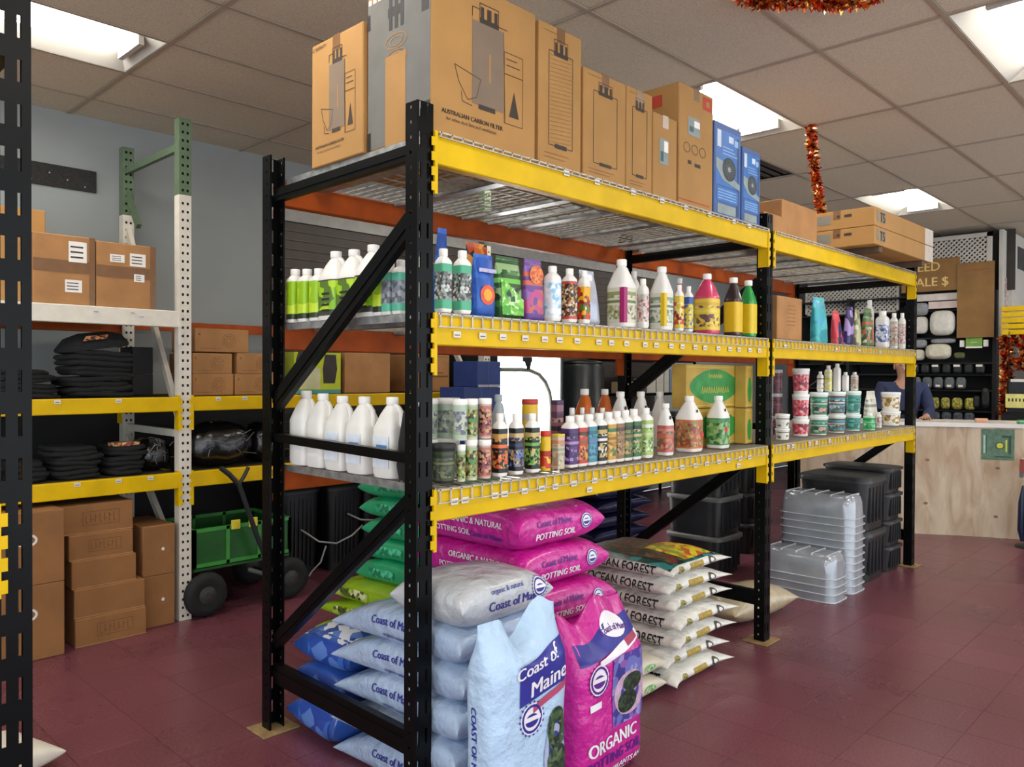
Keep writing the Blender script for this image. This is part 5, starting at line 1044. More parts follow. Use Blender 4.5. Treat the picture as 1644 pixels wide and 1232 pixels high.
# floor cartons
zz = .001
for i, (x0, x1, h) in enumerate(((-.232, .150, .155), (-.232, .150, .160), (-.238, .108, .155), (-.245, .098, .140), (-.285, .105, .165))):
    def pr(m, Q, i=i):
        if i in (0, 3, 4): txt_on(m, 'f', ('CEILING', '', '', 'COLBERT', 'EXIST')[i], .05, .55, .5, Q, 0, .0016, .002); rect_on(m, 'f', .30, .80, .28, .74, Q, .002)
        line_on(m, 'f', [(0, .02), (1, .02)], Q, .004, 1)
        return [mat('#6f4a28', .8), mat('#b88a5a', .8)]
    def pr2(m, Q, i=i):
        if i in (0, 3, 4):
            rect_on(m, 'f', .30, .80, .28, .74, Q, .003)
            for k in range(7): u = .34+.064*k; line_on(m, 'f', [(u, .36), (u, .66)], Q, .004); line_on(m, 'f', [(u, .36+.1*(k % 3)), (u+.035, .36+.1*(k % 3))], Q, .004)
        line_on(m, 'f', [(0, .02), (1, .02)], Q, .004, 1)
        return [mat('#6f4a28', .8), mat('#b88a5a', .8)]
    kbox(x0, x1, zz, zz+h, 2.67+.02*i, .40, 'brown carton in the floor stack of five under the yellow beams, %s' % ['bottom one', 'second from the floor', 'middle one', 'fourth from the floor', 'top one'][i], 'floor stack of five cartons', KRAFT3, pr2); zz += h+.001
def dot(m, Q):
    n = 14; m.add([pt_on('f', .62+.05*math.cos(2*math.pi*k/n), .52+.035*math.sin(2*math.pi*k/n), Q) for k in range(n)], [tuple(range(n))]); return [WHITE]
for i, (z0, z1) in enumerate(((.001, .31), (.311, .61))): kbox(.155, .345, z0, z1, 2.735, .40, 'narrow brown carton with a round white sticker beside the white post, %s' % ('lower', 'upper')[i], 'narrow cartons', KRAFT3, dot)
def ring(m, Q):
    n = 20; line_on(m, 'f', [(.60+.10*math.cos(2*math.pi*k/n), .62+.075*math.sin(2*math.pi*k/n)) for k in range(n+1)], Q, .012, 0); return [WHITE]
for i, (z0, z1) in enumerate(((.001, .40), (.401, .79))): kbox(-.75, -.30, z0, z1, 2.62, .40, 'tall brown carton with a white ring sticker at the left of the floor row, %s' % ('lower', 'upper')[i], 'ring sticker cartons', KRAFT3, ring)
# cartons with fan print
def fan(m, Q, cx=.62):
    w, h = Q[1]-Q[0], Q[5]-Q[4]
    for rr in (.045, .03, .014):
        n = 22; line_on(m, 'f', [(cx+rr/w*math.cos(2*math.pi*k/n), .5+rr/h*math.sin(2*math.pi*k/n)) for k in range(n+1)], Q, .0025)
    for k in range(8): a = 2*math.pi*k/8; line_on(m, 'f', [(cx+.014/w*math.cos(a), .5+.014/h*math.sin(a)), (cx+.045/w*math.cos(a+.5), .5+.045/h*math.sin(a+.5))], Q, .002)
    quad_on(m, 'f', .06, .10, .70, .80, Q, mi=0); line_on(m, 'f', [(.1, .15), (.5, .15)], Q, .003)
    return [mat('#7d5c3a', .8)]
z0 = 1.383
for (xa, xb, za, zb_, lb) in ((.50, .775, z0, z0+.140, 'bottom row left'), (.785, 1.08, z0, z0+.140, 'bottom row right'), (.50, .765, z0+.141, z0+.272, 'middle row left'), (.80, 1.09, z0+.141, z0+.278, 'middle row right'), (.515, .88, z0+.280, z0+.430, 'top of the pile')):
    kbox(xa, xb, za, zb_, 2.84, .35, 'tan carton printed with a round fan drawing on the wall rack, %s' % lb, 'fan cartons', KRAFT2, fan)
# black fabric pots stacked flat
POT = mat('#151618', .9, 0, .4, 30, .4, 60)
def pots(x, y, z, w, n, t, label, grp, seed, top=None):
    r = random.Random(seed)
    for i in range(n):
        m = MB(); a = w*r.uniform(.88, 1.02); dx, dy = r.uniform(-.02, .02), r.uniform(-.01, .01); dr = r.uniform(-.012, .012)
        rg = [[(p[0]+dx, p[1]+dy, p[2]+dr*p[0]*6+.004*math.sin(p[0]*40+i)) for p in se(a*s_, .17*s_, z_, 22, .55)] for s_, z_ in ((.94, 0), (1, t*.3), (1, t*.7), (.93, t*.98))]
        m.loft(rg); o = m.build('fabric_pot', POT, None, (x, y, z+i*t+.001)); tag(o, label % ('topmost' if i == n-1 else 'bottom' if i == 0 else '%s from the bottom' % (['', 'second', 'third', 'fourth', 'fifth', 'sixth', 'seventh', 'eighth', 'ninth', 'tenth'][i])), 'fabric pot', grp)
    return z+n*t
zt = pots(-.02, 3.02, 1.384, .215, 9, .030, 'flat black fabric pot in the big stack under the white beam, %s', 'big stack of fabric pots', 1)
m = MB(); m.loft([[(p[0], p[1]+.0, p[2]+.14*p[0]) for p in se(.19*s_, .15*s_, z_, 20, .7)] for s_, z_ in ((1, 0), (1.02, .02), (.8, .075), (.4, .10))])
o = m.build('cloth_bundle', POT, None, (-.04, 2.99, zt+.012)); tag(o, 'crumpled black cloth bundle with an orange logo patch on the fabric pot stack', 'bundle')
MB().add([(-.10, -.16, .040), (.03, -.16, .060), (.04, -.15, .085), (-.08, -.15, .070)], [(0, 1, 2, 3)]).build('logo_patch', printm(('#a8602e', '#c07a4a', '#5a3020', '#2a1a14'), 80, 50), o)
pots(-.42, 3.0, 1.384, .17, 6, .026, 'flat black fabric pot, low stack left of the big one, %s', 'low stack of fabric pots', 2)
pots(-.15, 3.0, .917, .14, 7, .026, 'folded black fabric pot on the lower yellow shelf, left pile, %s', 'left pile on the lower shelf', 3)
pots(.125, 3.0, .917, .12, 6, .028, 'folded black fabric pot in the pile under the red card, %s', 'middle pile on the lower shelf', 4)
o = MB().cbox(-.075, .075, -.05, .05, 0, .022, .003).build('label_card', printm(('#a8402e', '#c89a4a', '#7a2a2a', '#d8c89a'), 81, 40), None, (.12, 2.93, 1.087), .1); tag(o, 'red and gold printed card lying on the middle pile of fabric pots', 'card')
pots(-.40, 3.0, .917, .09, 4, .028, 'folded black fabric pot beside the slotted upright, %s', 'pile by the slotted upright', 5)
# rubbish-bag like bundles
BAGB = mat('#101113', .22, 0, .5, 10, .9, 16, coat=.6)
def bundle(x, y, z, w, d, h, label, seed, mt=BAGB):
    r = random.Random(seed); ph = [r.uniform(0, 6) for _ in range(6)]; m = MB(); n = 28; rg = []
    for j in range(11):
        v = j/10; s_ = max(.08, (1-abs(2*v-1)**3))**.5
        rg.append([(w/2*s_*(1+.06*math.sin(5*a+ph[0]+4*v)+.04*math.sin(11*a+ph[1]))*math.copysign(abs(math.cos(a))**.7, math.cos(a)), d/2*s_*(1+.05*math.sin(7*a+ph[2]+5*v))*math.copysign(abs(math.sin(a))**.7, math.sin(a)), h*v+.004*math.sin(9*a)) for a in [2*math.pi*k/n for k in range(n)]])
    m.loft(rg); T = thing('wrapped_bundle', label, 'bundle', (x, y, z)); m.build('wrap', mt, T)
    k = MB()
    for i in range(9):
        a = r.uniform(-.4, .4)*w; zz2 = r.uniform(.3, .9)*h; k.tube([(a, -d/2*.98, zz2), (a+r.uniform(-.04, .04), -d/2*1.03, zz2+r.uniform(-.03, .03)), (a+r.uniform(-.07, .07), -d/2*.97, zz2+r.uniform(-.05, .05))], .003, 5)
    k.build('shiny_crease', mat('#6a6c70', .2, .3, .2), T); return T
bundle(.70, 2.95, .917, .44, .34, .29, 'big black plastic wrapped bundle right of the white post on the lower yellow shelf', 1)
bundle(.30, 3.02, .917, .22, .3, .20, 'black bundle of clips and straps left of the white post on the lower yellow shelf', 2)
bundle(1.06, 3.0, .917, .26, .32, .27, 'black wrapped bundle half hidden behind the rear rack post', 3)
for x, lb in ((.23, 'small black box beside the fabric pots, left of the white post'),): 
    kbox(x, x+.13, 1.384, 1.52, 3.1, .2, lb+', lower', 'small black boxes', mat('#17181a', .6)); kbox(x, x+.13, 1.60-.079, 1.69, 3.1, .2, lb+', upper', 'small black boxes', mat('#17181a', .6))
# green garden cart
GC = mat('#17561b', .4, 0, .15, 10, coat=.3); GCE = mat('#3d8f3a', .35)
cart = thing('garden_cart', 'green metal garden cart with black pull handle parked under the wall rack', 'cart', (.93, 3.00, 0))
def cartpanel(p0, p1, z0, z1):
    m = MB(); p0 = Vector(p0+(0,)); p1 = Vector(p1+(0,)); d = p1-p0
    m.bar(p0+Vector((0, 0, (z0+z1)/2)), p1+Vector((0, 0, (z0+z1)/2)), .004, z1-z0)
    m.build('panel', GC, cart)
    f = MB()
    for zq in (z0+.01, z1-.01): f.bar(p0+Vector((0, 0, zq)), p1+Vector((0, 0, zq)), .022, .022)
    for tq in (0, .33, .66, 1): q = p0+d*tq; f.bar(q+Vector((0, 0, z0)), q+Vector((0, 0, z1)), .022, .022)
    f.build('panel_frame', GCE, cart)
xa, xb, ya, yb = -.46, .20, -.25, .25
cartpanel((xa, ya), (xb, ya), .31, .55); cartpanel((xa, yb), (xb, yb), .31, .55); cartpanel((xa, ya), (xa, yb), .31, .55); cartpanel((xb, ya), (xb, yb), .31, .55)
MB().box(xa, xb, ya, yb, .285, .30).build('bed', GC, cart)
for x in (xa+.06, xb-.02):
    MB().tube([(x, ya-.05, .13), (x, yb+.05, .13)], .012).build('axle', mat('#2a2a2a', .5), cart)
    for y in (ya-.05, yb-.03):
        m = MB(); n = 24; prof = [(.05, -.03), (.09, -.04), (.125, -.035), (.14, 0), (.125, .035), (.09, .04), (.05, .03)]
        m.loft([[(x+r_*math.cos(2*math.pi*k/n), y+o_+.02, .142+r_*math.sin(2*math.pi*k/n)) for k in range(n)] for r_, o_ in prof]); w = m.build('wheel', RUBBER, cart)
        m = MB(); m.loft([[(x+r_*math.cos(2*math.pi*k/n), y+o_+.02, .142+r_*math.sin(2*math.pi*k/n)) for k in range(n)] for r_, o_ in ((.055, -.034), (.05, -.036), (.02, -.045))]); m.build('hub', mat('#3a3b39', .5, .2), w)
MB().tube([(-.10, ya, .24), (.0, ya-.06, .20), (.03, ya-.10, .17)], .016).build('steering_bar', mat('#4a4d4c', .5, .3), cart)
MB().tube([(.03, ya-.10, .17), (-.10, ya-.10, .50), (-.215, ya-.10, .82)], .017).build('pull_handle', mat('#1f2123', .45), cart)
MB().tube([(-.215, ya-.10, .82), (-.28, ya-.10, .89), (-.335, ya-.10, .935)], .016).tube([(-.215, ya-.10, .82), (-.18, ya-.10, .87), (-.15, ya-.10, .925)], .013).build('handle_grip', mat('#1f2123', .45), cart)
for x in (-.19, -.07): MB().cbox(x-.03, x+.03, ya-.016, ya-.003, .52, .58, .003).build('yellow_clip', mat('#d8c838', .5), cart)
# hydroponic buckets on the floor by the wall with their hoses
HB = mat('#0f1011', .45, 0, .3, 10)
for i, (x, y) in enumerate(((1.50, 3.35), (1.86, 3.30), (2.22, 3.35), (2.60, 3.4))):
    T = thing('square_bucket', 'tall black square reservoir by the wall behind the rack, %s' % ('leftmost', 'second from the left', 'third from the left', 'rightmost')[i], 'reservoir', (x, y, 0), 0, 'black reservoirs')
    MB().loft([se(.14, .14, 0, 24, .3), se(.16, .16, .62, 24, .3)]).build('tub', HB, T); MB().loft([se(.17, .17, .62, 24, .3), se(.17, .17, .66, 24, .3), se(.15, .15, .67, 24, .3)]).build('lid', HB, T)
    m = MB()
    for k in range(6): m.box(-.10+k*.035, -.095+k*.035, -.164, -.15, .06, .58)
    m.build('rib', TLID, T)
HOSE = mat('#a8a8a4', .4)
for lb, pts in (('thin grey hose drooping between the first two black reservoirs', [(1.46, 3.15, .36), (1.58, 3.09, .26), (1.72, 3.07, .23), (1.86, 3.07, .27), (1.98, 3.10, .33)]), ('thin grey hose hanging down the front of the leftmost black reservoir', [(1.64, 3.09, .22), (1.60, 3.10, .10), (1.53, 3.11, .04), (1.50, 3.1, .012)]),
                ('thin grey hose running over the third black reservoir', [(1.84, 3.10, .44), (1.95, 3.08, .38), (2.08, 3.08, .36), (2.18, 3.10, .37), (2.26, 3.1, .45)])):
    o = MB().tube(pts, .007, 8).build('hose', HOSE); tag(o, lb, 'hose', 'grey hoses')
T = thing('electrical_outlet', 'white electrical outlet plate low on the wall behind the rack', 'outlet', (1.89, 3.868, .36))
MB().cbox(-.055, .055, -.008, 0, -.10, .10, .003).build('plate', WHITE, T); MB().cbox(-.02, .02, -.012, -.008, -.05, .0, .002).build('socket', INKB, T)
# things standing on the wall rack's second bay, seen through the big rack
def stand(x0, x1, z0, z1, y0, d, name, cat, lb, mt, pr=None, grp=None):
    T = thing(name, lb, cat, ((x0+x1)/2, y0+d/2, z0), 0, grp); Q = ((x0-x1)/2, (x1-x0)/2, -d/2, d/2, 0, z1-z0); MB().cbox(*Q, .004).build('body', mt, T)
    if pr: m = MB(); ms = pr(m, Q); m.build('print', ms, T)
    return T
def lim(m, Q):
    quad_on(m, 'f', 0, 1, 0, 1, Q, .001, 0); quad_on(m, 'f', .12, .55, .12, .62, Q, .0016, 2); quad_on(m, 'f', 0, 1, 0, .10, Q, .0018, 3)
    for (a, b_, c, d) in ((.05, .30, .60, 1), (.62, .92, .25, .95)): m.add([pt_on('f', u, v, Q, .0022) for u, v in ((a, c), (b_-.05, c-.05 if c > .3 else c), (b_, (c+d)/2), (b_-.03, d), (a+.03, d), (a-.02, (c+d)/2))], [(0, 1, 2, 3, 4, 5)], 1)
    return [mat('#b6c41e', .5, 0, .1), mat('#2f2a26', .6), mat('#c4c49a', .6), mat('#4f9a94', .5)]
stand(1.22, 1.60, z0, z0+.295, 2.84, .3, 'gift_box', 'box', 'lime printed box with two dark figures on the wall rack beyond the open rack end', mat('#8e9a2a', .6), lim)
stand(1.02, 1.20, z0, z0+.26, 3.0, .25, 'dark_box', 'box', 'dark mottled box left of the lime printed box', printm(('#2a2a26', '#5a5a4a', '#8a8a7a', '#1a1a18'), 82, 30))
kbox(1.64, 2.05, z0, z0+.30, 2.84, .4, 'plain brown carton on the wall rack right of the lime printed box', None, KRAFT2)
def twol(m, Q): quad_on(m, 'f', .12, .8, .50, .53, Q); quad_on(m, 'f', .12, .95, .40, .44, Q); quad_on(m, 'f', .05, .95, .95, .97, Q); return [mat('#7d5a30', .8)]
kbox(2.32, 2.66, z0, z0+.30, 2.84, .4, 'tan carton with two printed lines behind the near post', None, KRAFT2, twol)
BX = mat('#26407e', .45, 0, .15, 8)
def bx(m, Q): quad_on(m, 'f', .02, .98, .0, .10, Q, mi=0); quad_on(m, 'f', .44, .47, 0, 1, Q, mi=1); return [mat('#aab0be', .5), mat('#3a5a9a', .5)]
zq = .001
for i, h in enumerate((.20, .20, .20, .20, .20, .20, .22, .20)):
    stand(2.33 if i < 7 else 2.47, 2.72, zq, zq+h, 2.30, .28, 'blue_box', 'box', 'navy blue box in the tall column behind the rack, %s' % ['bottom', 'second up', 'third up', 'fourth up', 'fifth up', 'sixth up', 'seventh up', 'top'][i], BX, bx, 'column of navy boxes'); zq += h+.001
# lit grow tent: black shell with white lining and a curved zip
tent = thing('grow_tent', 'black grow tent with a bright white lining and a curved grey zip, lit from inside', 'tent', (3.08, 2.70, 0))
w, d, h = .84, .84, 1.76
BT = mat('#121314', .8, 0, .2, 30); LIN = mat('#f4f4f2', .5, 0, .02)
MB().box(-.03, 0, 0, d, 0, h).box(w, w+.03, 0, d, 0, h).box(0, w, d, d+.02, 0, h).box(0, w, 0, d, h, h+.02).build('shell', BT, tent)
MB().box(0, .004, .01, d, .05, h-.01).box(w-.004, w, .01, d, .05, h-.01).box(0, w, d-.004, d, .05, h).box(0, w, 0, d, h-.012, h-.004).box(0, w, 0, d, 0, .03).build('lining', LIN, tent)
for x in (-.015, w+.015): MB().tube([(x, 0, 0), (x, 0, h)], .014).build('pole', BT, tent)
MB().tube([(0, 0, h), (w, 0, h)], .014).build('pole', BT, tent)
MB().box(.30, .42, -.02, -.012, h-.12, h).add([(.32, -.02, h-.12), (.41, -.02, h-.12), (.39, -.02, h-.19), (.35, -.02, h-.19)], [(0, 1, 2, 3)]).build('flap', BT, tent)
MB().tube([(0, .02, 1.57), (.35, .02, 1.57), (.43, .02, 1.565), (.55, .02, 1.53), (.64, .02, 1.46), (.70, .02, 1.36), (.72, .02, 1.25), (.72, .02, .5)], .019).build('zip', mat('#77776f', .6), tent)
MB().box(.2, .64, .25, .6, h-.20, h-.16).build('grow_lamp', emis('#ffffff', 40), tent)
# dark tank and odds and ends right of the tent
T = thing('plastic_tank', 'black cylindrical tank standing on a stand right of the lit grow tent', 'tank', (4.50, 2.92, 0))
MB().lathe([(.24, 0), (.24, 1.25), (.22, 1.27), (.22, 1.60), (.20, 1.64)], 28).build('drum', mat('#1c2226', .35, 0, .2, 9), T); MB().lathe([(.21, 1.64), (.21, 1.66), (.05, 1.68)], 28).build('lid', HB, T)
def shelfu(x0, x1, y0, dep, zs, lb):
    T = thing('shelving_unit', lb, 'shelf', ((x0+x1)/2, y0, 0)); w = (x1-x0)/2
    for x in (-w, w):
        for y in (0, dep): MB().cbox(x-.015, x+.015, y-.015, y+.015, 0, 2.0, .002).build('upright', BLACK, T)
    for z in zs: MB().cbox(-w, w, 0, dep, z-.015, z+.015, .002).build('shelf', BLACK, T)
    return T
shelfu(5.6, 7.1, 3.2, .5, (.3, .8, 1.3, 1.7), 'black shelving unit against the wall right of the black tank')
rr = random.Random(5)
HG = [mat(c, .5) for c in ('#2a3550', '#8a9ab0', '#4a4a48', '#b0aca0', '#6a7a8a', '#8a6a4a', '#1d1f22', '#a89a7a')]
for zi, z in enumerate((.815, 1.315, 1.715)):
    x = 5.68
    k = 0
    while x < 6.9:
        wd = rr.uniform(.08, .2); hh = rr.uniform(.12, .30); c = rr.randrange(len(HG))
        nmc = ['navy', 'pale blue', 'dark grey', 'light grey', 'slate', 'tan', 'black', 'khaki'][c]
        o = MB().cbox(-wd/2, wd/2, 0, .2, 0, hh, .004).build('parts_box', HG[c], None, (x+wd/2, 3.24, z+.001)); tag(o, '%s box on the %s shelf of the black shelving unit, %s from left' % (nmc, ('second', 'third', 'top')[zi], ['first', 'second', 'third', 'fourth', 'fifth', 'sixth', 'seventh', 'eighth', 'ninth', 'tenth', 'eleventh', 'twelfth'][k]), 'box', 'boxes on the black shelving unit'); x += wd+.02; k += 1
# ------------------------------------------------------------------ counter
PLY = bpy.data.materials.new('plywood'); PLY.use_nodes = True
nt = PLY.node_tree; b = nt.nodes['Principled BSDF']; b.inputs['Roughness'].default_value = .5
tc = nt.nodes.new('ShaderNodeTexCoord'); mp = nt.nodes.new('ShaderNodeMapping'); mp.inputs['Scale'].default_value = (3, 3, .8); nz = nt.nodes.new('ShaderNodeTexNoise'); nz.inputs['Scale'].default_value = 2.4; nz.inputs['Detail'].default_value = 8; nz.inputs['Distortion'].default_value = 1.2
cr = nt.nodes.new('ShaderNodeValToRGB'); e = cr.color_ramp.elements; e[0].position = .35; e[0].color = hx('#b59a7c'); e[1].position = .65; e[1].color = hx('#d3c2a8')
nt.links.new(tc.outputs['Object'], mp.inputs[0]); nt.links.new(mp.outputs[0], nz.inputs['Vector']); nt.links.new(nz.outputs[0], cr.inputs[0]); nt.links.new(cr.outputs[0], b.inputs['Base Color'])
path = [(6.05, 1.35), (6.28, .85), (6.53, .43), (6.75, .07), (6.93, -.33), (7.06, -.80), (7.12, -1.4), (7.12, -2.2)]
def smooth(P, k=4):
    out = []
    for i in range(len(P)-1):
        a = P[max(0, i-1)]; b_ = P[i]; c = P[i+1]; d_ = P[min(len(P)-1, i+2)]
        for j in range(k):
            t = j/k; out.append(tuple(.5*((2*b_[q])+(-a[q]+c[q])*t+(2*a[q]-5*b_[q]+4*c[q]-d_[q])*t*t+(-a[q]+3*b_[q]-3*c[q]+d_[q])*t**3) for q in (0, 1)))
    return out+[P[-1]]
sp = smooth(path)
def off(P, dd):
    out = []
    for i, p in enumerate(P):
        a = Vector(P[max(0, i-1)]); c = Vector(P[min(len(P)-1, i+1)]); t = (c-a).normalized(); n = Vector((-t.y, t.x)); out.append((p[0]+n.x*dd, p[1]+n.y*dd))
    return out
ct = thing('service_counter', 'curved plywood service counter with a white top beyond the far bay', 'counter', (0, 0, 0))
def ribbon(P, Q, z0, z1): 
    rg = [[(p[0], p[1], z0), (q[0], q[1], z0), (q[0], q[1], z1), (p[0], p[1], z1)] for p, q in zip(P, Q)]; return MB().loft(rg, 0, False)
back = off(sp, .02); half = 10
ribbon(sp[:half*1+6], back[:half+6], 0, 1.045).build('plywood_panel', PLY, ct); ribbon(sp[half+5:], back[half+5:], 0, 1.045).build('plywood_panel', PLY, ct)
ribbon(off(sp, -.03), off(sp, .62), 1.045, 1.085).build('counter_top', mat('#e4dfd8', .25, 0, .02), ct)
m = MB()
nx = Vector((-.885, -.40, 0)).normalized()
kn = MB()
def on_counter(y, z, off_=.002):
    for (p, q) in zip(sp[:-1], sp[1:]):
        if p[1] >= y >= q[1]: t = (p[1]-y)/(p[1]-q[1]+1e-9); return Vector((p[0]+(q[0]-p[0])*t-off_, y-off_*.3, z))
    return Vector((sp[-1][0], y, z))
for y, z in ((.33, .72), (.34, .30), (-.20, .66), (-.19, .20)): kn.add([on_counter(y+.018*math.cos(2*math.pi*k/10), z+.014*math.sin(2*math.pi*k/10)) for k in range(10)], [tuple(range(10))])
kn.build('wood_knot', mat('#8a6a4c', .6), ct)
T = thing('poster', 'green and yellow emblem poster taped to the front of the plywood counter', 'poster', (0, 0, 0)); m = MB()
def pq(y0, y1, z0, z1, o_, mi): m.add([on_counter(y0, z0, o_), on_counter(y1, z0, o_), on_counter(y1, z1, o_), on_counter(y0, z1, o_)], [(0, 1, 2, 3)], mi)
pq(-.075, -.325, .74, 1.03, .004, 0); m.build('sheet', [mat('#5a7a64', .6, 0, .3, 30)], T); m = MB()
pq(-.11, -.12, .80, .98, .006, 1); pq(-.16, -.27, .82, .93, .006, 0); pq(-.13, -.30, .765, .775, .006, 1); pq(-.28, -.30, .80, .97, .006, 1); pq(-.09, -.105, .80, .97, .006, 2); pq(-.15, -.28, .95, .97, .006, 1)
m.add([on_counter(-.215+.035*math.cos(2*math.pi*k/14), .875+.035*math.sin(2*math.pi*k/14), .008) for k in range(14)], [tuple(range(14))], 1); m.add([on_counter(-.215+.026*math.cos(2*math.pi*k/14), .875+.026*math.sin(2*math.pi*k/14), .009) for k in range(14)], [tuple(range(14))], 0)
m.build('emblem', [mat('#cfd03a', .5), mat('#2f4a34', .6), mat('#a8c8b4', .6)], T)
for (x, y, w_, d_, h_, c, lb, cat) in ((6.98, -.42, .10, .16, .035, '#3f9a5a', 'green box of small packets on the counter top', 'box'), (6.92, -.05, .06, .10, .04, '#d8926a', 'peach card box on the counter top beside the green box', 'card'), (6.80, .30, .10, .14, .012, '#c8a898', 'pinkish papers on the counter top beside the person', 'paper'), (7.05, -.62, .1, .12, .06, '#e0dcd4', 'white box at the right end of the visible counter top', 'box')):
    T = thing({'box': 'packet_box', 'card': 'card_box', 'paper': 'paper_sheets'}[cat], lb, cat, (x, y, 1.086), .4); MB().cbox(-w_/2, w_/2, -d_/2, d_/2, 0, h_, .003).build('body', mat(c, .5), T); MB().cbox(-w_/2-.001, w_/2+.001, -d_/2-.001, d_/2+.001, h_*.6, h_*.75, .001).build('band', mat('#c8dccc', .5), T)
# hanging pouch-like display at the counter's right end
T = thing('hanging_display', 'small stand of hanging blue and black packets in front of the counter', 'display', (6.62, -.52, 0))
MB().tube([(0, 0, .0), (0, 0, .80)], .012).build('stand_pole', mat('#c9c9c9', .3, .6), T); MB().lathe([(.12, 0), (.12, .012), (.02, .02)], 20).build('stand_foot', mat('#26282c', .5), T)
r = random.Random(8)
for k in range(8): a = k*math.pi/4; MB().cbox(-.03, .03, -.012, .012, 0, .12, .003).build('packet', mat(r.choice(['#d8ccc4', '#b8605a', '#e4e0da', '#7a8a94']), .4), T, (.075*math.cos(a), .075*math.sin(a), .62+.05*(k % 2)), a+1.57)
for k in range(6): a = k*math.pi/3; MB().loft([se(.02, .014, 0, 12, .7), se(.045, .03, .10, 12, .7), se(.04, .025, .35, 12, .7), se(.012, .01, .5, 12, .8)]).build('packet', mat(('#18223a', '#a8bcd8', '#1a2a4a', '#101624', '#3a5a9a', '#0f1520')[k], .35), T, (.06*math.cos(a), .06*math.sin(a), .05), a)

# ------------------------------------------------------------------ display wall behind the counter
DX = 9.22
disp = thing('display_case', 'black display case full of packets behind the counter', 'display case', (DX, 0, 0))
DK = mat('#181a1c', .7, 0, .2, 20)
MB().box(.10, .16, .30, 2.7, 0, 2.5).build('back_panel', DK, disp)
for y in (.30, 1.24, 2.0, 2.7): MB().box(-.28, .10, y-.02, y+.02, 0, 2.55).build('side_panel', DK, disp)
for z in (.55, .95, 1.11, 1.36, 1.55, 1.69, 2.0, 2.34, 2.53): MB().box(-.26, .10, .32, 2.68, z-.012, z+.006).build('shelf', DK, disp)
MB().box(-.29, -.27, .655, 1.215, 2.46, 2.545).build('white_board', mat('#d8d0c6', .6), disp); MB().box(-.31, -.29, .66, 1.01, 2.36, 2.445).build('white_board', mat('#dcc8c2', .6), disp)
# lattice valance
lat = thing('lattice_panel', 'white diamond lattice panel in a frame above the cardboard signs', 'lattice', (DX-.30, 0, 0)); LT = mat('#cfcac0', .6, 0, .03)
def lattice(parent, y0, y1, z0, z1, frame=.05, name='lath'):
    MB().box(-.02, .02, y0, y1, z1-frame, z1).box(-.02, .02, y0, y1, z0, z0+.02).box(-.02, .02, y0, y0+frame, z0, z1).box(-.02, .02, y1-frame, y1, z0, z1).build('frame', LT, parent)
    a, b_, c, d = y0+frame, y1-frame, z0+.02, z1-frame; H = d-c; st = .056
    for sg in (1, -1):
        k = -H
        while k < (b_-a):
            p0, p1 = (k, 0), (k+H, H)
            s0 = max(0, -k); s1 = min(H, b_-a-k)
            if s1 > s0+.01:
                ya, yb = a+k+s0, a+k+s1; za, zb2 = (c+s0, c+s1) if sg > 0 else (d-s0, d-s1)
                MB().bar((.006*sg, ya, za), (.006*sg, yb, zb2), .008, .019).build(name, LT, parent)
            k += st
lattice(lat, .33, 1.20, 2.86, 3.23)
lat2 = thing('lattice_panel', 'white lattice panel seen under the far bay top beam', 'lattice', (DX-.10, 0, 0)); lattice(lat2, 1.42, 2.65, 2.36, 2.78, .03)
o = MB().box(0, .02, 1.3, 2.75, 2.2, 3.28).build('header_board', mat('#5f5c58', .8), None, (DX+.2, 0, 0)); tag(o, 'dark grey board behind the lattice panels under the ceiling', 'board')
o = MB().box(0, .04, .15, 1.3, 2.56, 3.28).build('header_board', mat('#3a3733', .8), None, (DX-.05, 0, 0)); tag(o, 'dark backing board behind the framed lattice above the cardboard signs', 'board')
CB = mat('#8e6a3c', .8, 0, .10, 6, .1, 60)
T = thing('cardboard_sign', 'brown cardboard sign with pale SEED SALE $ lettering', 'sign', (DX-.36, 0, 0)); MB().cbox(-.004, .004, .655, 1.31, 2.57, 2.965, .002).build('board', CB, T)
m = MB(); text_on(m, 'SEED', .150, (-.0055, 1.03, 2.865), (0, -1, 0), (0, 0, 1), 0, .002, 1.0); text_on(m, 'SALE $', .150, (-.0055, .99, 2.68), (0, -1, 0), (0, 0, 1), 0, .002, 1.0); m.build('lettering', mat('#e8c880', .7), T)
T = thing('cardboard_sheet', 'tall plain brown cardboard sheet right of the lettered sign', 'sheet', (DX-.38, 0, 0)); MB().cbox(-.004, .004, .283, .675, 1.99, 2.88, .002).build('board', CB, T); MB().box(-.006, -.004, .32, .60, 2.79, 2.795).box(-.006, -.004, .40, .64, 2.78, 2.784).build('red_line', mat('#9a4a2a', .8), T)
r = random.Random(21)
PB = mat('#d8d5cc', .35, 0, .1, 20, .4, 30); PB2 = mat('#8a8d92', .4, 0, .2, 20)
def packet(y0, y1, z0, z1, mt, lb, cat, name, grp=None, x=-.34, dpt=.07):
    m = MB(); cy, cz = (y0+y1)/2, (z0+z1)/2; w, h = abs(y1-y0)/2, (z1-z0)/2
    m.loft([[(px2, cy+w*s_*math.copysign(abs(math.cos(a))**.6, math.cos(a)), cz+h*s_*math.copysign(abs(math.sin(a))**.6, math.sin(a))) for a in [2*math.pi*k/20 for k in range(20)]] for px2, s_ in ((0, .7), (-dpt*.4, .97), (-dpt*.6, 1), (-dpt*.85, .9), (-dpt, .6))])
    o = m.build(name, mt, None, (DX+x+.07, 0, 0)); tag(o, lb, cat, grp); return o
packet(1.185, 1.01, 2.055, 2.27, PB, 'white pillow packet in the left corner of the display case', 'packet', 'white_packet'); packet(.985, .70, 2.025, 2.33, PB, 'largest white bulging packet beside the tall cardboard sheet', 'packet', 'white_packet', None, -.34, .12)
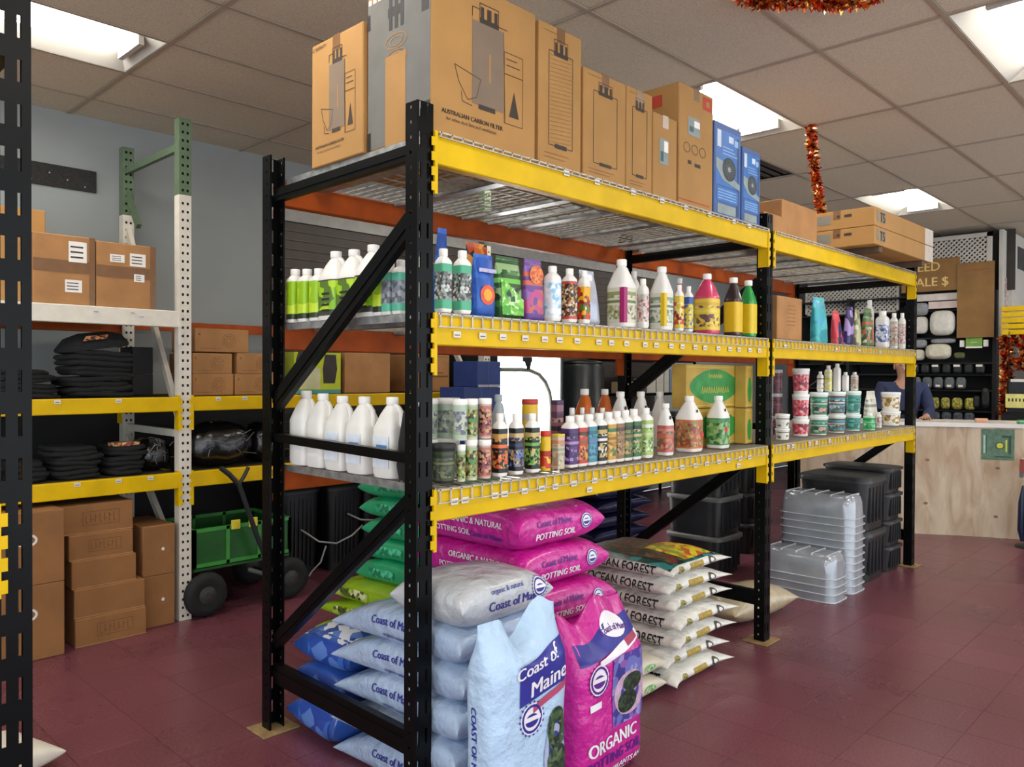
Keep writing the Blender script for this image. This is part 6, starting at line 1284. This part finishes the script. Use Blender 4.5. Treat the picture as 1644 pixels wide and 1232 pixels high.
packet(1.19, 1.01, 2.28, 2.44, PB2, 'grey packet above the left white pillow packet', 'packet', 'grey_packet'); packet(1.20, 1.02, 1.88, 1.985, PB2, 'grey packet under the left white pillow packet', 'packet', 'grey_packet'); packet(.98, .70, 1.93, 1.99, PB2, 'flat grey packet between the largest white packet and the cream one', 'packet', 'grey_packet')
CRM = mat('#d4cfba', .4, 0, .1, 20, .3, 30)
packet(1.215, 1.045, 1.725, 1.862, CRM, 'cream packet at the left end of the middle display row', 'packet', 'cream_packet'); packet(1.03, .74, 1.735, 1.925, CRM, 'wide cream bulging packet in the middle display row', 'packet', 'cream_packet', None, -.34, .12); packet(.72, .60, 1.74, 1.82, mat('#5a5f3a', .5), 'olive packet right of the wide cream packet', 'packet', 'olive_packet')
DKP = mat('#222526', .5, 0, .4, 40)
for i in range(7):
    y = 1.16-i*.12; o = packet(y+.05, y-.05, 1.56, 1.68, DKP, 'small black hanging packet in the row under the cream packets, number %s from left' % ['one', 'two', 'three', 'four', 'five', 'six', 'seven'][i], 'packet', 'black_packet', 'black tagged packets')
    if i % 2 == 0: MB().box(-.078, -.072, y-.035, y+.035, 1.645, 1.67).build('tag', WHITE, o)
for i in range(5):
    y = 1.14-i*.125; o = packet(y+.056, y-.056, 1.375, 1.52, mat('#5f6468', .5, 0, .25, 40), 'grey blister packet in the row above the yellow packets, place %s from the left' % ['one', 'two', 'three', 'four', 'five'][i], 'packet', 'grey_packet', 'grey blister packets'); MB().box(-.078, -.072, y-.03, y+.02, 1.40, 1.425).build('tag', WHITE, o)
for i, (a, b_) in enumerate(((.986, .880), (.860, .760), (.740, .622), (.602, .480))): packet(a, b_, 1.128, 1.272, printm(('#a8a03a', '#8a8430', '#c0b858', '#6a6a30'), 90+i, 30), 'yellow-olive packet in the row of four behind the counter, %s from the left' % ['first', 'second', 'third', 'fourth'][i], 'packet', 'yellow_packet', 'row of yellow packets', -.34, .05)
for i in range(4): y = .92-i*.125; packet(y+.055, y-.055, .975, 1.095, mat('#4a5058', .5, 0, .4, 40), 'dark grey packet in the lowest visible row behind the counter, %s from the left' % ['first', 'second', 'third', 'fourth'][i], 'packet', 'grey_packet', 'lowest row of packets')
for i in range(2): y = .47-i*.09; packet(y+.04, y-.04, 1.15, 1.30+.1*i, DKP, 'black packet right of the yellow packet row, %s' % ('nearer the row', 'at the case end')[i], 'packet', 'black_packet', 'black end packets')
T = thing('small_sign', 'small green sign with white strip under the tall cardboard sheet', 'sign', (DX-.36, 0, 0)); MB().cbox(-.004, 0, .405, .58, 1.865, 2.005, .001).build('board', mat('#7aa84a', .6, 0, .15, 20), T); MB().box(-.006, -.004, .405, .58, 1.865, 1.885).box(-.006, -.004, .46, .53, 1.93, 1.935).build('strip', WHITE, T)
for y, s_ in ((.62, 'left'), (.37, 'right')): o = MB().cbox(0, .05, y-.022, y+.022, 1.88, 1.96, .004).build('white_block', WHITE, None, (DX-.38, 0, 0)); tag(o, 'tiny white block %s of the small green sign' % s_, 'block')
# white pillar with framed strip, yellow shelves and tinsel column at the right edge
pl = thing('white_pillar', 'white boxed pillar with a dark upright slot right of the cardboard sheets', 'pillar', (0, 0, 0))
MB().box(9.0, 9.3, .235, .275, 2.0, 3.26).box(9.3, 10.6, .20, .26, 2.2, 3.26).build('pillar_body', LT, pl); MB().box(9.55, 9.95, .190, .199, 2.85, 3.12).build('slot', mat('#4a4a4a', .5), pl); MB().box(9.1, 9.25, .228, .234, 2.2, 2.7).build('red_print', printm(('#b8908a', '#c8b0a8', '#d8d0c8'), 95, 20), pl)
T = thing('yellow_rack', 'stack of yellow metal rails above the tinsel column at the right edge', 'rack', (8.6, 0, 0))
for k in range(5): MB().cbox(0, .06, -.35, .16, 2.0+k*.066, 2.055+k*.066, .006).build('rail', YEL, T)
TIN = [mat('#b52a14', .25, .6, .3, 9), mat('#d8601f', .25, .6, .3, 9), mat('#e6b45a', .2, .8, .2, 9), mat('#6a120c', .25, .7, .3, 9), mat('#f0dcae', .2, .7, .1)]
def garland(pts, R, n, label, seed, grp='tinsel garlands', base=.35):
    r = random.Random(seed); T = thing('tinsel_garland', label, 'garland', pts[0], 0, grp); o = Vector(pts[0]); P = [Vector(p)-o for p in pts]
    MB().tube(P, .005, 5).build('cord', TIN[3], T)
    L_ = [(P[i+1]-P[i]).length for i in range(len(P)-1)]; tot = sum(L_); m = MB()
    for _ in range(n):
        d = r.random()*tot; i = 0
        while i < len(L_)-1 and d > L_[i]: d -= L_[i]; i += 1
        c = P[i].lerp(P[i+1], d/L_[i]); dr = Vector((r.gauss(0, 1), r.gauss(0, 1), r.gauss(0, 1))).normalized(); l = R*r.uniform(.55, 1.05); w = R*r.uniform(.08, .16)
        s_ = dr.cross(Vector((r.random(), r.random(), r.random()))).normalized()*w; e_ = c+dr*l; mid = c+dr*l*.6+s_*.8
        m.add([c-s_*.6, c+s_*.6, mid+s_, e_, mid-s_*1.6], [(0, 1, 2, 3, 4)], r.choices([0, 1, 2, 3, 4], [5, 5, 3, 3, 2])[0])
    m.build('foil', TIN, T, kind='stuff')
garland([(3.80, .30, 3.29), (3.84, .30, 3.10), (3.90, .30, 2.93), (3.96, .30, 2.78), (4.01, .30, 2.665)], .055, 900, 'red and gold tinsel garland hanging from the ceiling down to the far bay cartons', 1)
garland([(1.66, -.26, 3.295), (1.74, -.34, 3.25), (1.86, -.47, 3.26), (1.98, -.59, 3.245), (2.08, -.70, 3.26), (2.13, -.76, 3.295)], .05, 1300, 'red and gold tinsel garland swagged along the ceiling at the top edge of the photo', 2)
garland([(7.0, -.92, 3.29), (7.0, -.90, 3.05), (6.9, -.86, 2.95), (7.1, -.88, 2.90)], .07, 260, 'end of a tinsel garland just inside the right edge of the photo', 3)
garland([(8.75, .14, 1.98), (8.74, .13, 1.7), (8.74, .13, 1.4), (8.74, .14, 1.1)], .10, 700, 'red tinsel garland wound down the post right of the display case', 4)
garland([(8.72, .05, 1.98), (8.70, -.10, 1.85), (8.70, -.02, 1.68), (8.70, -.20, 1.60)], .12, 600, 'thick red tinsel bunch under the yellow rails', 5)
o = MB().cbox(0, .05, .175, .215, 1.0, 2.0, .003).build('wood_post', mat('#b8864a', .6), None, (8.78, 0, 0)); tag(o, 'thin tan wooden post between the display case and the red tinsel', 'post')
T = thing('price_sign', 'pale yellow price sign hanging in front of the dark box at the right edge', 'sign', (8.55, 0, 0)); MB().cbox(-.003, .003, -.22, .097, 1.18, 1.335, .001).build('card', mat('#e6dd86', .5), T); m = MB()
for k in range(8): m.box(-.005, -.003, .07-.035*k-.014, .07-.035*k, 1.25+.0*(k % 2), 1.285)
m.build('lettering', INK, T)
MB().tube([(0, -.20, 1.33), (0, -.20, 2.03), (.06, -.20, 2.03)], .004, 6).tube([(0, .07, 1.33), (0, .07, 2.03), (.06, .07, 2.03)], .004, 6).build('hanger_wire', BLACK, T)
T = thing('dark_box', 'dark slate box with a white top edge right of the red tinsel', 'box', (8.7, 0, 0)); MB().cbox(0, .2, -.25, .11, 1.12, 1.50, .004).build('body', mat('#22282e', .5), T); MB().box(-.003, 0, -.2, .08, 1.47, 1.50).build('edge', WHITE, T)
o = MB().cbox(0, .5, -.4, .17, 0, 1.12, .004).build('side_counter', DK, None, (8.7, 0, 0)); tag(o, 'low dark cabinet under the red tinsel behind the counter', 'cabinet')
# ------------------------------------------------------------------ person behind the counter
def skin(name, pts, edges, radii, mt, parent=None, loc=(0, 0, 0), rz=0, sub=2, root=0):
    me = bpy.data.meshes.new(name); me.from_pydata(pts, edges, []); me.materials.append(mt)
    o = bpy.data.objects.new(name, me); C.objects.link(o); o.location = loc; o.rotation_euler[2] = rz
    if parent: o.parent = parent
    bm = bmesh.new(); bm.from_mesh(me); ly = bm.verts.layers.skin.verify(); bm.verts.ensure_lookup_table()
    for i, v in enumerate(bm.verts): rr_ = radii[i]; v[ly].radius = (rr_ if isinstance(rr_, tuple) else (rr_, rr_)); v[ly].use_root = (i == root)
    bm.to_mesh(me); bm.free()
    o.modifiers.new('skin', 'SKIN').use_smooth_shade = True; o.modifiers.new('sub', 'SUBSURF').levels = sub; o.modifiers['sub'].render_levels = sub
    return o
SKN = mat('#b98a72', .5, 0, .05); NAVYC = mat('#232c4e', .85, 0, .15, 30, .2, 60); HAIR = mat('#2a2019', .7, 0, .3, 60)
# local frame: +x is the way the person faces (towards the counter), z up
pts = [(0, 0, .93), (.02, 0, 1.12), (.0, 0, 1.34), (.01, 0, 1.46), (.03, 0, 1.54), (.05, 0, 1.63), (.04, 0, 1.70),
       (0, .19, 1.41), (.08, .25, 1.16), (.30, .20, 1.11), (.36, .19, 1.105), (0, -.19, 1.41), (.10, -.25, 1.16), (.32, -.20, 1.11), (.38, -.19, 1.105),
       (0, .10, .88), (.02, .11, .48), (-.02, .11, .08), (.10, .12, .04), (0, -.10, .88), (.02, -.11, .48), (-.02, -.11, .08), (.10, -.12, .04)]
ed = [(0, 1), (1, 2), (2, 3), (3, 4), (4, 5), (5, 6), (2, 7), (7, 8), (8, 9), (9, 10), (2, 11), (11, 12), (12, 13), (13, 14), (0, 15), (15, 16), (16, 17), (17, 18), (0, 19), (19, 20), (20, 21), (21, 22)]
rd = [(.13, .15), (.12, .15), (.12, .15), .055, .055, (.095, .08), (.085, .07), .06, .045, .034, .028, .06, .045, .034, .028, .085, .055, .04, .035, .085, .055, .04, .035]
for s_, w_ in ((1, 10), (-1, 14)):
    bx_, by_, bz_ = pts[w_]
    pts.append((bx_+.05, by_, bz_+.002)); rd.append((.030, .016)); ed.append((w_, len(pts)-1)); pm = len(pts)-1
    for k, (dy, l) in enumerate(((-.030, .062), (-.010, .072), (.010, .068), (.030, .055))):
        pts.append((bx_+.085, by_+dy*.9, bz_+.006)); rd.append(.009); ed.append((pm, len(pts)-1)); pts.append((bx_+.085+l*.6, by_+dy*1.15, bz_+.002)); rd.append(.008); ed.append((len(pts)-2, len(pts)-1)); pts.append((bx_+.085+l, by_+dy*1.2, bz_-.006)); rd.append(.007); ed.append((len(pts)-2, len(pts)-1))
    pts.append((bx_+.045, by_-s_*.045, bz_)); rd.append(.010); ed.append((w_, len(pts)-1)); pts.append((bx_+.075, by_-s_*.060, bz_-.002)); rd.append(.008); ed.append((len(pts)-2, len(pts)-1))
per = skin('person', pts, ed, rd, SKN, None, (7.30, .78, 0), math.pi+.35); tag(per, 'person in a navy long-sleeved top standing behind the counter, hands on its top', 'person')
skin('shirt', [pts[i] for i in (0, 1, 2, 3, 7, 8, 9, 11, 12, 13)], [(0, 1), (1, 2), (2, 3), (2, 4), (4, 5), (5, 6), (2, 7), (7, 8), (8, 9)], [(.15, .17), (.135, .165), (.135, .165), .062, .075, .058, .045, .075, .058, .045], NAVYC, per)
skin('trousers', [pts[i] for i in (0, 15, 16, 17, 19, 20, 21)], [(0, 1), (1, 2), (2, 3), (0, 4), (4, 5), (5, 6)], [(.145, .16), .10, .072, .06, .10, .072, .06], mat('#20232c', .85, 0, .1), per)
skin('hair', [(-.03, 0, 1.60), (.0, 0, 1.70), (.04, 0, 1.745)], [(0, 1), (1, 2)], [(.085, .07), (.10, .085), (.06, .055)], HAIR, per)
m = MB()
for s_ in (-1, 1): m.lathe([(.011, 0), (.008, .006), (.0, .009)], 10, (0, 0)); 
fm = MB()
for s_ in (-1, 1): fm.loft([[(.128+dx, s_*.032+r_*math.cos(a), 1.645+r_*.6*math.sin(a)) for a in [2*math.pi*k/10 for k in range(10)]] for dx, r_ in ((0, .013), (.010, .012), (.014, .005))], 0)
fm.build('eye', [mat('#2a2420', .3)], per); MB().loft([[(.13+dx, r_*math.cos(a), 1.61+h_+r_*math.sin(a)) for a in [2*math.pi*k/8 for k in range(8)]] for dx, r_, h_ in ((0, .014, .0), (.022, .010, -.008), (.028, .004, -.008))], 0).build('nose', SKN, per)
MB().cbox(.120, .134, -.022, .022, 1.568, 1.576, .002).build('mouth', mat('#8a4a44', .5), per)
for s_ in (-1, 1): MB().loft([se(.018, .008, 1.60, 10, .8, .03, s_*.086), se(.022, .010, 1.635, 10, .8, .03, s_*.09), se(.014, .006, 1.66, 10, .8, .03, s_*.088)]).build('ear', SKN, per)
# white sack corner on the floor at lower left
b = Bag(.42, .34, .10, 501, p=4)
bagthing(b, 'white paper sack on the floor at the lower left edge of the photo', None, (-.955, 1.40, .001), .3, mat('#d8d0c2', .6, 0, .06, 9, .3, 20))
